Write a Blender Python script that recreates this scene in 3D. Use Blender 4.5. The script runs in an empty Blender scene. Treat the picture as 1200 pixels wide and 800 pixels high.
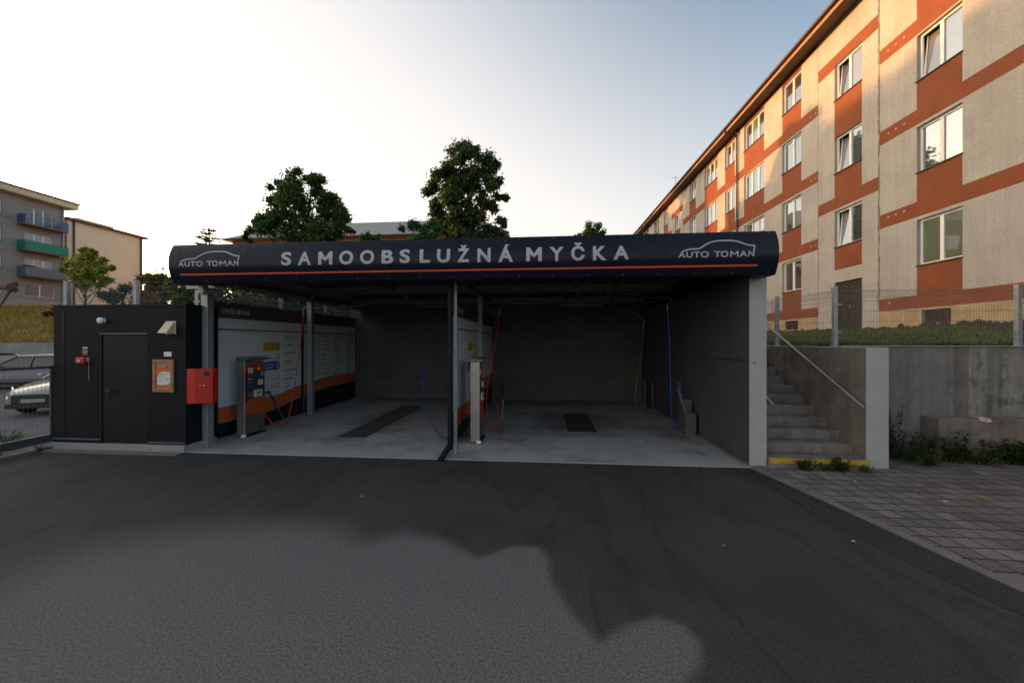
import bpy, bmesh, math, random
from mathutils import Vector, Matrix, noise as mnoise
R = math.radians
scn = bpy.context.scene
COL = scn.collection
random.seed(7)

# ------------------------------------------------------------------ survey helper
FPX, EYE, YAW = 420.0, 2.1, math.atan(34.4 / 420)
CS, SN = math.cos(YAW), math.sin(YAW)
def ray(px, py):
    a = (px - 600) / FPX
    return (a * CS - SN, a * SN + CS, -(py - 400) / FPX)
def on_y(px, py, Y):
    r = ray(px, py); t = Y / r[1]; return (r[0] * t, Y, EYE + r[2] * t)
def on_x(px, py, X):
    r = ray(px, py); t = X / r[0]; return (X, r[1] * t, EYE + r[2] * t)
def on_z(px, py, z=0.0):
    r = ray(px, py); t = (z - EYE) / r[2]; return (r[0] * t, r[1] * t, z)

# ------------------------------------------------------------------ materials
MATS = {}
class NT:
    def __init__(s, m):
        s.t = m.node_tree; s.n = s.t.nodes; s.l = s.t.links
    def add(s, typ, **k):
        n = s.n.new(typ)
        for a, b in k.items():
            if a.startswith('i_'):
                key = a[2:]
                n.inputs[int(key) if key.isdigit() else key.replace('_', ' ')].default_value = b
            else: setattr(n, a, b)
        return n
    def link(s, a, b): s.l.new(a, b)
def c4(c): return (c[0], c[1], c[2], 1.0)
def sc(c, k): return tuple(min(1.0, max(0.0, v * k)) for v in c)
def newmat(name):
    m = bpy.data.materials.new(name); m.use_nodes = True
    nt = NT(m); b = nt.n['Principled BSDF']
    MATS[name] = m
    return m, nt, b
def mat(name, col, rough=0.6, metal=0.0, var=0.12, vs=3.0, bump=0.0, bs=60.0, streak=0.0, spec=0.5, dirt=None, dirt_amt=0.0, dirt_scale=2.0, coat=0.0, speck=0.0, speckscale=180.0):
    """general surface: broad mottling, optional vertical streaks, dirt patches, fine bump"""
    m, nt, b = newmat(name)
    b.inputs['Roughness'].default_value = rough; b.inputs['Metallic'].default_value = metal
    b.inputs['Specular IOR Level'].default_value = spec
    if coat: b.inputs['Coat Weight'].default_value = coat
    geo = nt.add('ShaderNodeTexCoord')
    P = geo.outputs['Object']
    n1 = nt.add('ShaderNodeTexNoise', i_Scale=vs, i_Detail=6.0, i_Roughness=0.6); nt.link(P, n1.inputs['Vector'])
    r1 = nt.add('ShaderNodeValToRGB'); r1.color_ramp.elements[0].position = .3; r1.color_ramp.elements[1].position = .7
    r1.color_ramp.elements[0].color = c4(sc(col, 1 - var)); r1.color_ramp.elements[1].color = c4(sc(col, 1 + var))
    nt.link(n1.outputs[0], r1.inputs[0]); out = r1.outputs[0]
    if streak:
        mp = nt.add('ShaderNodeMapping'); mp.inputs['Scale'].default_value = (5, 5, .25); nt.link(P, mp.inputs[0])
        n2 = nt.add('ShaderNodeTexNoise', i_Scale=1.6, i_Detail=5.0); nt.link(mp.outputs[0], n2.inputs['Vector'])
        r2 = nt.add('ShaderNodeMapRange'); r2.inputs[1].default_value = .42; r2.inputs[2].default_value = .75
        r2.inputs[3].default_value = 0; r2.inputs[4].default_value = streak; nt.link(n2.outputs[0], r2.inputs[0])
        mx = nt.add('ShaderNodeMixRGB', blend_type='MIX'); nt.link(r2.outputs[0], mx.inputs[0]); nt.link(out, mx.inputs[1])
        mx.inputs[2].default_value = c4(sc(col, .45)); out = mx.outputs[0]
    if dirt:
        n3 = nt.add('ShaderNodeTexNoise', i_Scale=dirt_scale, i_Detail=9.0, i_Roughness=0.68); nt.link(P, n3.inputs['Vector'])
        r3 = nt.add('ShaderNodeMapRange'); r3.inputs[1].default_value = .5; r3.inputs[2].default_value = .68
        r3.inputs[3].default_value = 0; r3.inputs[4].default_value = dirt_amt; nt.link(n3.outputs[0], r3.inputs[0])
        mx = nt.add('ShaderNodeMixRGB'); nt.link(r3.outputs[0], mx.inputs[0]); nt.link(out, mx.inputs[1])
        mx.inputs[2].default_value = c4(dirt); out = mx.outputs[0]
    if speck:
        n4 = nt.add('ShaderNodeTexNoise', i_Scale=speckscale, i_Detail=2.0); nt.link(P, n4.inputs['Vector'])
        r4 = nt.add('ShaderNodeMapRange'); r4.inputs[1].default_value = .35; r4.inputs[2].default_value = .65
        r4.inputs[3].default_value = 1 - speck; r4.inputs[4].default_value = 1 + speck; nt.link(n4.outputs[0], r4.inputs[0])
        mx = nt.add('ShaderNodeMixRGB', blend_type='MULTIPLY'); mx.inputs[0].default_value = 1
        nt.link(out, mx.inputs[1]); nt.link(r4.outputs[0], mx.inputs[2]); out = mx.outputs[0]
    nt.link(out, b.inputs['Base Color'])
    rr = nt.add('ShaderNodeMapRange'); rr.inputs[3].default_value = max(0.02, rough - .08); rr.inputs[4].default_value = min(1, rough + .08)
    nt.link(n1.outputs[0], rr.inputs[0]); nt.link(rr.outputs[0], b.inputs['Roughness'])
    if bump:
        nb = nt.add('ShaderNodeTexNoise', i_Scale=bs, i_Detail=4.0); nt.link(P, nb.inputs['Vector'])
        bp = nt.add('ShaderNodeBump'); bp.inputs['Strength'].default_value = bump; bp.inputs['Distance'].default_value = .02
        nt.link(nb.outputs[0], bp.inputs['Height']); nt.link(bp.outputs[0], b.inputs['Normal'])
    return m

def glass_mat(name, tint, refl=0.45, rough=0.02, ior=1.7):
    """window pane: dark interior with the double-pane mirror reflection"""
    m, nt, b = newmat(name)
    b.inputs['Base Color'].default_value = c4(tint); b.inputs['Roughness'].default_value = .35
    gl = nt.add('ShaderNodeBsdfGlossy'); gl.inputs['Roughness'].default_value = rough
    gl.inputs['Color'].default_value = (1, 1, 1, 1)
    geo = nt.add('ShaderNodeTexCoord')
    nz = nt.add('ShaderNodeTexNoise', i_Scale=1.3, i_Detail=1.0); nt.link(geo.outputs['Object'], nz.inputs['Vector'])
    bp = nt.add('ShaderNodeBump'); bp.inputs['Strength'].default_value = .03; bp.inputs['Distance'].default_value = .05
    nt.link(nz.outputs[0], bp.inputs['Height']); nt.link(bp.outputs[0], gl.inputs['Normal'])
    gm = nt.add('ShaderNodeNewGeometry'); dt = nt.add('ShaderNodeVectorMath', operation='DOT_PRODUCT')
    nt.link(gm.outputs['Incoming'], dt.inputs[0]); nt.link(gm.outputs['Normal'], dt.inputs[1])
    ab = nt.add('ShaderNodeMath', operation='ABSOLUTE'); nt.link(dt.outputs['Value'], ab.inputs[0])
    om = nt.add('ShaderNodeMath', operation='SUBTRACT', use_clamp=True); om.inputs[0].default_value = 1; nt.link(ab.outputs[0], om.inputs[1])
    pw_ = nt.add('ShaderNodeMath', operation='POWER'); nt.link(om.outputs[0], pw_.inputs[0]); pw_.inputs[1].default_value = 5
    f0 = ((ior - 1) / (ior + 1)) ** 2
    fr = nt.add('ShaderNodeMath', operation='MULTIPLY_ADD'); nt.link(pw_.outputs[0], fr.inputs[0]); fr.inputs[1].default_value = 1 - f0; fr.inputs[2].default_value = f0
    ad = nt.add('ShaderNodeMath', operation='ADD', use_clamp=True); nt.link(fr.outputs[0], ad.inputs[0]); ad.inputs[1].default_value = refl
    mx = nt.add('ShaderNodeMixShader'); nt.link(ad.outputs[0], mx.inputs[0])
    nt.link(b.outputs[0], mx.inputs[1]); nt.link(gl.outputs[0], mx.inputs[2])
    nt.link(mx.outputs[0], nt.n['Material Output'].inputs[0])
    return m

def leaf_mat(name, cols, transl=.35):
    m, nt, b = newmat(name)
    geo = nt.add('ShaderNodeNewGeometry')
    r = nt.add('ShaderNodeValToRGB')
    els = r.color_ramp.elements
    while len(els) < len(cols): els.new(.5)
    for i, c in enumerate(cols):
        els[i].position = i / (len(cols) - 1); els[i].color = c4(c)
    nt.link(geo.outputs['Random Per Island'], r.inputs[0])
    nt.link(r.outputs[0], b.inputs['Base Color']); b.inputs['Roughness'].default_value = .6
    b.inputs['Specular IOR Level'].default_value = .3
    tr = nt.add('ShaderNodeBsdfTranslucent'); nt.link(r.outputs[0], tr.inputs[0])
    mx = nt.add('ShaderNodeMixShader'); mx.inputs[0].default_value = transl
    nt.link(b.outputs[0], mx.inputs[1]); nt.link(tr.outputs[0], mx.inputs[2])
    nt.link(mx.outputs[0], nt.n['Material Output'].inputs[0])
    return m

def emit_mat(name, col, strength):
    m, nt, b = newmat(name)
    b.inputs['Base Color'].default_value = c4(col); b.inputs['Emission Color'].default_value = c4(col)
    b.inputs['Emission Strength'].default_value = strength
    return m

# ------------------------------------------------------------------ mesh builder
class MB:
    def __init__(s): s.v = []; s.f = []; s.m = []
    def face(s, pts, m=0):
        i = len(s.v); s.v += [tuple(p) for p in pts]; s.f.append(tuple(range(i, i + len(pts)))); s.m.append(m)
    def box(s, x0, x1, y0, y1, z0, z1, m=0):
        i = len(s.v)
        s.v += [(x0, y0, z0), (x1, y0, z0), (x1, y1, z0), (x0, y1, z0), (x0, y0, z1), (x1, y0, z1), (x1, y1, z1), (x0, y1, z1)]
        for q in ((0, 3, 2, 1), (4, 5, 6, 7), (0, 1, 5, 4), (1, 2, 6, 5), (2, 3, 7, 6), (3, 0, 4, 7)):
            s.f.append(tuple(i + k for k in q)); s.m.append(m)
        return s
    def prism(s, poly, d, m=0, mcap=None):
        """poly: list of 3D points (a planar loop), d: extrusion vector"""
        n = len(poly); i = len(s.v)
        s.v += [tuple(p) for p in poly] + [tuple(Vector(p) + Vector(d)) for p in poly]
        s.f.append(tuple(range(i + n - 1, i - 1, -1))); s.m.append(m if mcap is None else mcap)
        s.f.append(tuple(range(i + n, i + 2 * n))); s.m.append(m if mcap is None else mcap)
        for k in range(n):
            k2 = (k + 1) % n
            s.f.append((i + k, i + k2, i + n + k2, i + n + k)); s.m.append(m)
        return s
    def tube(s, pts, r, n=8, m=0, caps=True):
        pts = [Vector(p) for p in pts]; N = len(pts)
        rs = r if isinstance(r, (list, tuple)) else [r] * N
        i0 = len(s.v); up = Vector((0, 0, 1)); prev = None
        for k, p in enumerate(pts):
            d = (pts[min(k + 1, N - 1)] - pts[max(k - 1, 0)])
            d = d.normalized() if d.length > 1e-9 else Vector((0, 0, 1))
            if prev is None:
                a = d.cross(up if abs(d.z) < .95 else Vector((1, 0, 0))).normalized()
            else:
                a = (prev - d * prev.dot(d)); a = a.normalized() if a.length > 1e-6 else d.orthogonal().normalized()
            prev = a; b = d.cross(a)
            for q in range(n):
                t = 2 * math.pi * q / n
                s.v.append(tuple(p + (a * math.cos(t) + b * math.sin(t)) * rs[k]))
        for k in range(N - 1):
            for q in range(n):
                q2 = (q + 1) % n
                s.f.append((i0 + k * n + q, i0 + k * n + q2, i0 + (k + 1) * n + q2, i0 + (k + 1) * n + q)); s.m.append(m)
        if caps:
            s.f.append(tuple(i0 + q for q in range(n - 1, -1, -1))); s.m.append(m)
            s.f.append(tuple(i0 + (N - 1) * n + q for q in range(n))); s.m.append(m)
        return s
    def lathe(s, c, axis, prof, n=16, m=0):
        """prof: list of (dist along axis, radius)"""
        ax = Vector(axis).normalized(); a = ax.orthogonal().normalized(); b = ax.cross(a); i0 = len(s.v); c = Vector(c)
        for (h, r) in prof:
            for q in range(n):
                t = 2 * math.pi * q / n
                s.v.append(tuple(c + ax * h + (a * math.cos(t) + b * math.sin(t)) * r))
        for k in range(len(prof) - 1):
            for q in range(n):
                q2 = (q + 1) % n
                s.f.append((i0 + k * n + q, i0 + k * n + q2, i0 + (k + 1) * n + q2, i0 + (k + 1) * n + q)); s.m.append(m)
        s.f.append(tuple(i0 + q for q in range(n - 1, -1, -1))); s.m.append(m)
        L = i0 + (len(prof) - 1) * n
        s.f.append(tuple(L + q for q in range(n))); s.m.append(m)
        return s
    def grid(s, xs, ys, zf, m=0):
        i0 = len(s.v); nx = len(xs)
        for y in ys:
            for x in xs: s.v.append((x, y, zf(x, y)))
        for j in range(len(ys) - 1):
            for i in range(nx - 1):
                a = i0 + j * nx + i
                s.f.append((a, a + 1, a + nx + 1, a + nx)); s.m.append(m)
        return s
    def build(s, name, mats, parent=None, smooth=False, bevel=0.0, angle=None):
        if not isinstance(mats, (list, tuple)): mats = [mats]
        org = Vector((0, 0, 0)); p = parent
        while p is not None: org += p.location; p = p.parent
        me = bpy.data.meshes.new(name)
        me.from_pydata([(v[0] - org.x, v[1] - org.y, v[2] - org.z) for v in s.v], [], s.f)
        for m_ in mats: me.materials.append(MATS[m_] if isinstance(m_, str) else m_)
        me.polygons.foreach_set('material_index', s.m)
        bm = bmesh.new(); bm.from_mesh(me)
        if len(s.f) < 6000: bmesh.ops.recalc_face_normals(bm, faces=bm.faces)
        bm.to_mesh(me); bm.free()
        if smooth: me.polygons.foreach_set('use_smooth', [True] * len(me.polygons))
        o = bpy.data.objects.new(name, me); COL.objects.link(o)
        if parent: o.parent = parent
        if smooth and angle: 
            me.set_sharp_from_angle(angle=R(angle))
        if bevel:
            md = o.modifiers.new('Bevel', 'BEVEL'); md.width = bevel; md.segments = 2; md.limit_method = 'ANGLE'; md.angle_limit = R(40)
        return o
def each(mb, name, mats, parent=None, **k):
    """one object for every loose piece of the builder"""
    par = list(range(len(mb.v)))
    def find(a):
        while par[a] != a: par[a] = par[par[a]]; a = par[a]
        return a
    for f in mb.f:
        for q in f[1:]: par[find(q)] = find(f[0])
    groups = {}
    for f, m in zip(mb.f, mb.m): groups.setdefault(find(f[0]), []).append((f, m))
    for fs in groups.values():
        n = MB(); idx = {}
        for f, m in fs:
            for q in f:
                if q not in idx: idx[q] = len(n.v); n.v.append(mb.v[q])
            n.f.append(tuple(idx[q] for q in f)); n.m.append(m)
        n.build(name, mats, parent, **k)
def tag(o, label=None, cat=None, group=None, kind=None):
    if label: o['label'] = label
    if cat: o['category'] = cat
    if group: o['group'] = group
    if kind: o['kind'] = kind
    return o
def empty(name, loc, label=None, cat=None, group=None):
    o = bpy.data.objects.new(name, None); COL.objects.link(o); o.location = loc; o.empty_display_size = .2
    return tag(o, label, cat, group)
def copy_tree(o, parent=None):
    c = o.copy(); COL.objects.link(c); c.parent = parent
    for ch in list(o.children): copy_tree(ch, c)
    return c
def smoothpath(pts, n=8):
    """Catmull-Rom through the points"""
    P = [Vector(p) for p in pts]; P = [P[0] * 2 - P[1]] + P + [P[-1] * 2 - P[-2]]; out = []
    for i in range(1, len(P) - 2):
        for k in range(n):
            t = k / n; a, b, c, d = P[i - 1], P[i], P[i + 1], P[i + 2]
            out.append(.5 * ((2 * b) + (c - a) * t + (2 * a - 5 * b + 4 * c - d) * t * t + (3 * b - a - 3 * c + d) * t ** 3))
    out.append(P[-2]); return out
def text_mesh(body, offset=0.0, spacing=1.0):
    cu = bpy.data.curves.new('lettering', 'FONT'); cu.body = body; cu.size = 1; cu.offset = offset; cu.resolution_u = 6; cu.space_character = spacing
    ob = bpy.data.objects.new('lettering', cu); COL.objects.link(ob)
    bpy.context.view_layer.update()
    ev = ob.evaluated_get(bpy.context.evaluated_depsgraph_get()); me = ev.to_mesh()
    v = [(p.co.x, p.co.y) for p in me.vertices]; f = [tuple(p.vertices) for p in me.polygons]
    ev.to_mesh_clear(); bpy.data.objects.remove(ob); bpy.data.curves.remove(cu)
    return v, f
def em_mesh(s_):
    """capital M as one outline, s_ = stem width"""
    k = s_ * 1.05
    o = [(0, 0), (0, 1), (s_ * .95, 1), (.5, .5 - .08 + .1), (1 - s_ * .95, 1), (1, 1), (1, 0), (1 - s_, 0), (1 - s_, 1 - k * 2.0), (.5, .5 - k * .95), (s_, 1 - k * 2.0), (s_, 0)]
    return o, [tuple(range(len(o)))]
def glyph(ch, off, stem):
    return em_mesh(stem) if ch == 'M' else text_mesh(ch, off)
def fit_text(v, box):
    x0 = min(p[0] for p in v); x1 = max(p[0] for p in v); y0 = min(p[1] for p in v); y1 = max(p[1] for p in v)
    a, b, c, d = box
    return [(a + (p[0] - x0) / (x1 - x0) * (b - a), c + (p[1] - y0) / (y1 - y0) * (d - c)) for p in v]

# ------------------------------------------------------------------ palette
mat('render_beige', (.405, .378, .347), .9, var=.13, vs=.8, bump=.6, bs=22, streak=.26, dirt=(.30, .275, .25), dirt_amt=.4, dirt_scale=.7, speck=.13, speckscale=26)
mat('render_terracotta', (.225, .062, .022), .9, var=.14, vs=1.2, bump=.5, bs=22, streak=.14, speck=.12, speckscale=26)
mat('plinth_sandstone', (.42, .30, .17), .9, var=.2, vs=2.5, bump=.4, bs=25, streak=.3)
mat('joint_grey', (.17, .16, .14), .9, var=.3, vs=6)
mat('pvc_white', (.78, .78, .77), .35, var=.04)
mat('sill_dark', (.035, .03, .03), .45)
glass_mat('window_glass', (.035, .038, .04), .34)
glass_mat('dim_glass', (.14, .17, .21), .0, ior=1.2)
glass_mat('dim_curtain_glass', (.36, .38, .43), .0, ior=1.2)
glass_mat('blind_glass', (.07, .10, .055), .12)
glass_mat('curtain_glass', (.16, .16, .155), .22)
mat('roof_edge', (.05, .022, .016), .5)
mat('soffit_boards', (.17, .105, .065), .8, var=.1)
mat('eave_brown', (.30, .17, .105), .8)
mat('door_brown', (.014, .009, .008), .5)
mat('concrete', (.30, .30, .295), .85, var=.14, vs=1.7, bump=.25, bs=45, streak=.22, dirt=(.15, .15, .145), dirt_amt=.35, dirt_scale=1.5, speck=.08, speckscale=90)
mat('concrete_retaining', (.215, .21, .205), .9, var=.24, vs=1.7, bump=.35, bs=40, streak=.55, dirt=(.07, .07, .068), dirt_amt=.6, dirt_scale=1.6, speck=.1, speckscale=90)
mat('concrete_warm', (.205, .176, .148), .9, var=.22, vs=2, bump=.35, bs=40, streak=.6, dirt=(.09, .075, .058), dirt_amt=.6, dirt_scale=2.5, speck=.08, speckscale=90)
mat('concrete_stained', (.28, .27, .25), .9, var=.3, vs=2.4, bump=.35, bs=35, streak=.95, dirt=(.028, .028, .028), dirt_amt=.92, dirt_scale=2.6)
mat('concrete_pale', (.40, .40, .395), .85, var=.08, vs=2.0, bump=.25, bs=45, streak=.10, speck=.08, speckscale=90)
mat('concrete_step', (.185, .168, .15), .9, var=.28, vs=4, bump=.5, bs=40, streak=.35, dirt=(.07, .065, .055), dirt_amt=.75, dirt_scale=3.0, speck=.1, speckscale=90)
mat('wash_slab', (.35, .345, .34), .75, var=.12, vs=1.1, bump=.15, bs=60, dirt=(.13, .13, .13), dirt_amt=.75, dirt_scale=.9, speck=.08, speckscale=90)
mat('slab_stain', (.12, .12, .12), .7, var=.3, vs=4)
mat('nosing_yellow', (.50, .30, .02), .8, var=.25, vs=9, dirt=(.2, .17, .1), dirt_amt=.4, dirt_scale=9)
mat('anthracite_metal', (.0062, .007, .011), .55, var=.15, vs=2, spec=.22)
mat('anthracite_render', (.0062, .0068, .0105), .7, var=.15, vs=1.5, bump=.25, bs=90, spec=.22)
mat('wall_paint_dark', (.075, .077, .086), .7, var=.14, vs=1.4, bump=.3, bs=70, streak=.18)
mat('back_wall_paint', (.11, .11, .11), .75, var=.12, vs=1.2, bump=.3, bs=50, streak=.2, dirt=(.06, .06, .055), dirt_amt=.4, dirt_scale=1.0)
mat('fascia_paint', (.0085, .0112, .0225), .22, var=.10, vs=1.5, spec=.19, bump=.05, bs=2.2)
mat('fascia_letter', (.42, .44, .47), .5, var=.04)
mat('stripe_orange', (.72, .10, .015), .5, var=.04)
mat('galvanised', (.34, .36, .38), .5, metal=.5, var=.15, vs=9)
mat('fence_steel', (.14, .15, .16), .5, metal=.3, var=.12, vs=9)
mat('gate_paint', (.055, .065, .08), .5, var=.12)
mat('stainless', (.42, .40, .37), .36, metal=.75, var=.12, vs=5)
mat('stainless_dark', (.16, .15, .14), .45, metal=.5, var=.15, vs=5)
mat('deck_underside', (.10, .105, .11), .55, metal=.2, var=.1)
mat('beam_steel', (.26, .25, .23), .55, metal=.3, var=.2, vs=3)
mat('beam_pale', (.55, .53, .50), .6, var=.1)
mat('board_white', (.68, .71, .76), .5, var=.03, vs=1, dirt=(.4, .43, .47), dirt_amt=.3, dirt_scale=.9)
mat('board_dark', (.075, .075, .085), .5, var=.05)
mat('board_line', (.20, .21, .24), .5)
mat('board_orange', (.62, .125, .03), .5, var=.05)
mat('board_black', (.010, .010, .014), .5)
mat('cladding_grey', (.34, .35, .38), .6)
mat('board_edge', (.22, .23, .25), .5)
mat('ink', (.05, .05, .06), .6); mat('ink_red', (.45, .04, .05), .6); mat('ink_grey', (.20, .20, .22), .6)
mat('tag_yellow', (.62, .40, .02), .5, var=.03); mat('tag_blue', (.02, .10, .40), .5, var=.03)
mat('logo_grey', (.50, .50, .48), .5)
mat('panel_navy', (.035, .048, .075), .45, var=.05)
mat('panel_red', (.42, .045, .02), .45, var=.06)
mat('panel_orange', (.40, .075, .02), .5, var=.05)
mat('cream', (.62, .54, .36), .5); mat('keypad_grey', (.32, .32, .31), .5)
emit_mat('display_red', (.8, .03, .02), .12)
mat('alarm_red', (.50, .018, .010), .4, var=.05)
mat('hose_red', (.60, .03, .015), .45, var=.05); mat('hose_blue', (.012, .07, .42), .45, var=.05); mat('hose_yellow', (.36, .20, .02), .5, var=.05)
mat('rubber', (.012, .012, .013), .6, var=.1)
mat('wood_frame', (.32, .17, .08), .6, var=.2, vs=8, bump=.2)
mat('poster_white', (.70, .68, .66), .6, var=.03); mat('poster_orange', (.72, .17, .04), .6, var=.04); mat('poster_red', (.6, .07, .03), .6)
mat('plastic_white', (.72, .72, .72), .4); mat('sticker_green', (.12, .35, .10), .5)
mat('grille_wet', (.055, .055, .055), .5, metal=.2, var=.4, vs=6)
mat('grate', (.028, .028, .028), .55, metal=.3, var=.3, vs=20)
mat('bark', (.055, .042, .032), .9, var=.3, vs=8, bump=.6, bs=18)
mat('litter_pink', (.60, .42, .45), .7); mat('leaf_litter', (.30, .16, .04), .8)
leaf_mat('leaf_oak', [(.014, .030, .009), (.03, .062, .016), (.05, .095, .024), (.09, .12, .03)], .35)
leaf_mat('leaf_linden', [(.018, .045, .010), (.04, .09, .018), (.065, .13, .028), (.10, .16, .04)], .42)
leaf_mat('leaf_fresh', [(.02, .05, .012), (.04, .10, .02), (.06, .14, .03), (.09, .16, .04)], .35)
leaf_mat('leaf_young_sunlit', [(.09, .14, .02), (.26, .31, .045), (.42, .40, .065), (.52, .40, .085)], .5)  # yellow-green raised to put sunlight into the leaf colour
leaf_mat('leaf_hedge', [(.05, .08, .02), (.17, .13, .03), (.28, .16, .035), (.13, .13, .04)], .4)
leaf_mat('leaf_dark', [(.015, .03, .01), (.03, .055, .015), (.05, .08, .02), (.06, .09, .03)], .3)
leaf_mat('leaf_spruce', [(.02, .04, .012), (.05, .07, .02), (.09, .09, .025), (.12, .10, .03)], .3)
leaf_mat('leaf_weed', [(.015, .032, .008), (.03, .06, .012), (.05, .09, .02), (.07, .10, .025)], .3)
leaf_mat('leaf_dry', [(.10, .06, .02), (.16, .10, .03), (.08, .07, .02), (.05, .05, .015)], .3)
leaf_mat('grass_green', [(.04, .075, .018), (.07, .12, .025), (.11, .16, .035), (.15, .18, .045), (.24, .20, .07)], .4)
leaf_mat('grass_dry_sunlit', [(.30, .20, .035), (.46, .30, .06), (.52, .32, .07), (.15, .17, .035), (.40, .22, .06)], .4)  # dry straw tone brightened so the colour carries low sunlight
leaf_mat('blossom', [(.30, .12, .10), (.42, .20, .15), (.10, .12, .03), (.5, .26, .2)], .35)
mat('lawn_soil', (.085, .11, .035), .95, var=.35, vs=5, bump=.6, bs=20, dirt=(.07, .055, .03), dirt_amt=.5, dirt_scale=1.5)
mat('bank_soil', (.30, .21, .05), .95, var=.35, vs=1.5, bump=.6, bs=12, dirt=(.06, .075, .02), dirt_amt=.8, dirt_scale=.6)
mat('gravel', (.13, .125, .125), .95, var=.25, vs=3, bump=.8, bs=45, speck=.5, speckscale=30)
mat('earth', (.09, .085, .07), .95, var=.3, vs=.3)
mat('block_grey', (.27, .25, .235), .9, var=.12, vs=.8, bump=.3, bs=20, streak=.15)
mat('block_tan', (.34, .29, .225), .9, var=.12, vs=.8, streak=.15)
mat('house_beige', (.72, .61, .43), .9, var=.06, vs=.6, streak=.06)
mat('gutter_brown', (.11, .035, .02), .5)
mat('balcony_blue', (.07, .11, .24), .6, var=.1); mat('balcony_green', (.03, .22, .15), .8, var=.35, vs=6); mat('balcony_grey', (.13, .15, .19), .6, var=.1)
mat('balcony_slab', (.20, .13, .09), .8)
mat('eave_cream', (.60, .50, .34), .8)
mat('roof_tile_grey', (.56, .55, .54), .8, var=.12, vs=2, streak=.1)
mat('house_orange', (.42, .17, .07), .9, var=.1)
mat('car_lavender', (.10, .10, .14), .25, metal=.5, var=.03, coat=.6)
mat('car_white', (.27, .27, .265), .25, var=.03, coat=.6)
mat('car_silver', (.28, .28, .28), .25, metal=.6, var=.03, coat=.6)
glass_mat('car_glass', (.02, .02, .022), .0, ior=1.45)
glass_mat('lamp_glass', (.25, .25, .26), .25)
mat('rim', (.35, .35, .36), .35, metal=.7)

def block_joints(mname, bw, bh, depth, dark):
    """masonry block joints on a wall in the XZ plane"""
    m = MATS[mname]; nt = NT(m); b = nt.n['Principled BSDF']; src = b.inputs['Base Color'].links[0].from_socket
    tc = nt.add('ShaderNodeTexCoord'); sp = nt.add('ShaderNodeSeparateXYZ'); nt.link(tc.outputs['Object'], sp.inputs[0]); cb = nt.add('ShaderNodeCombineXYZ')
    nt.link(sp.outputs['X'], cb.inputs['X']); nt.link(sp.outputs['Z'], cb.inputs['Y'])
    br = nt.add('ShaderNodeTexBrick'); br.inputs['Scale'].default_value = 1; br.inputs['Brick Width'].default_value = bw; br.inputs['Row Height'].default_value = bh; br.inputs['Mortar Size'].default_value = .008
    br.inputs['Color1'].default_value = (1, 1, 1, 1); br.inputs['Color2'].default_value = (.86, .86, .86, 1); br.inputs['Mortar'].default_value = (dark, dark, dark, 1); nt.link(cb.outputs[0], br.inputs['Vector'])
    mx = nt.add('ShaderNodeMixRGB', blend_type='MULTIPLY'); mx.inputs[0].default_value = 1; nt.link(src, mx.inputs[1]); nt.link(br.outputs['Color'], mx.inputs[2]); nt.link(mx.outputs[0], b.inputs['Base Color'])
block_joints('back_wall_paint', .5, .25, .004, .62)
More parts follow.
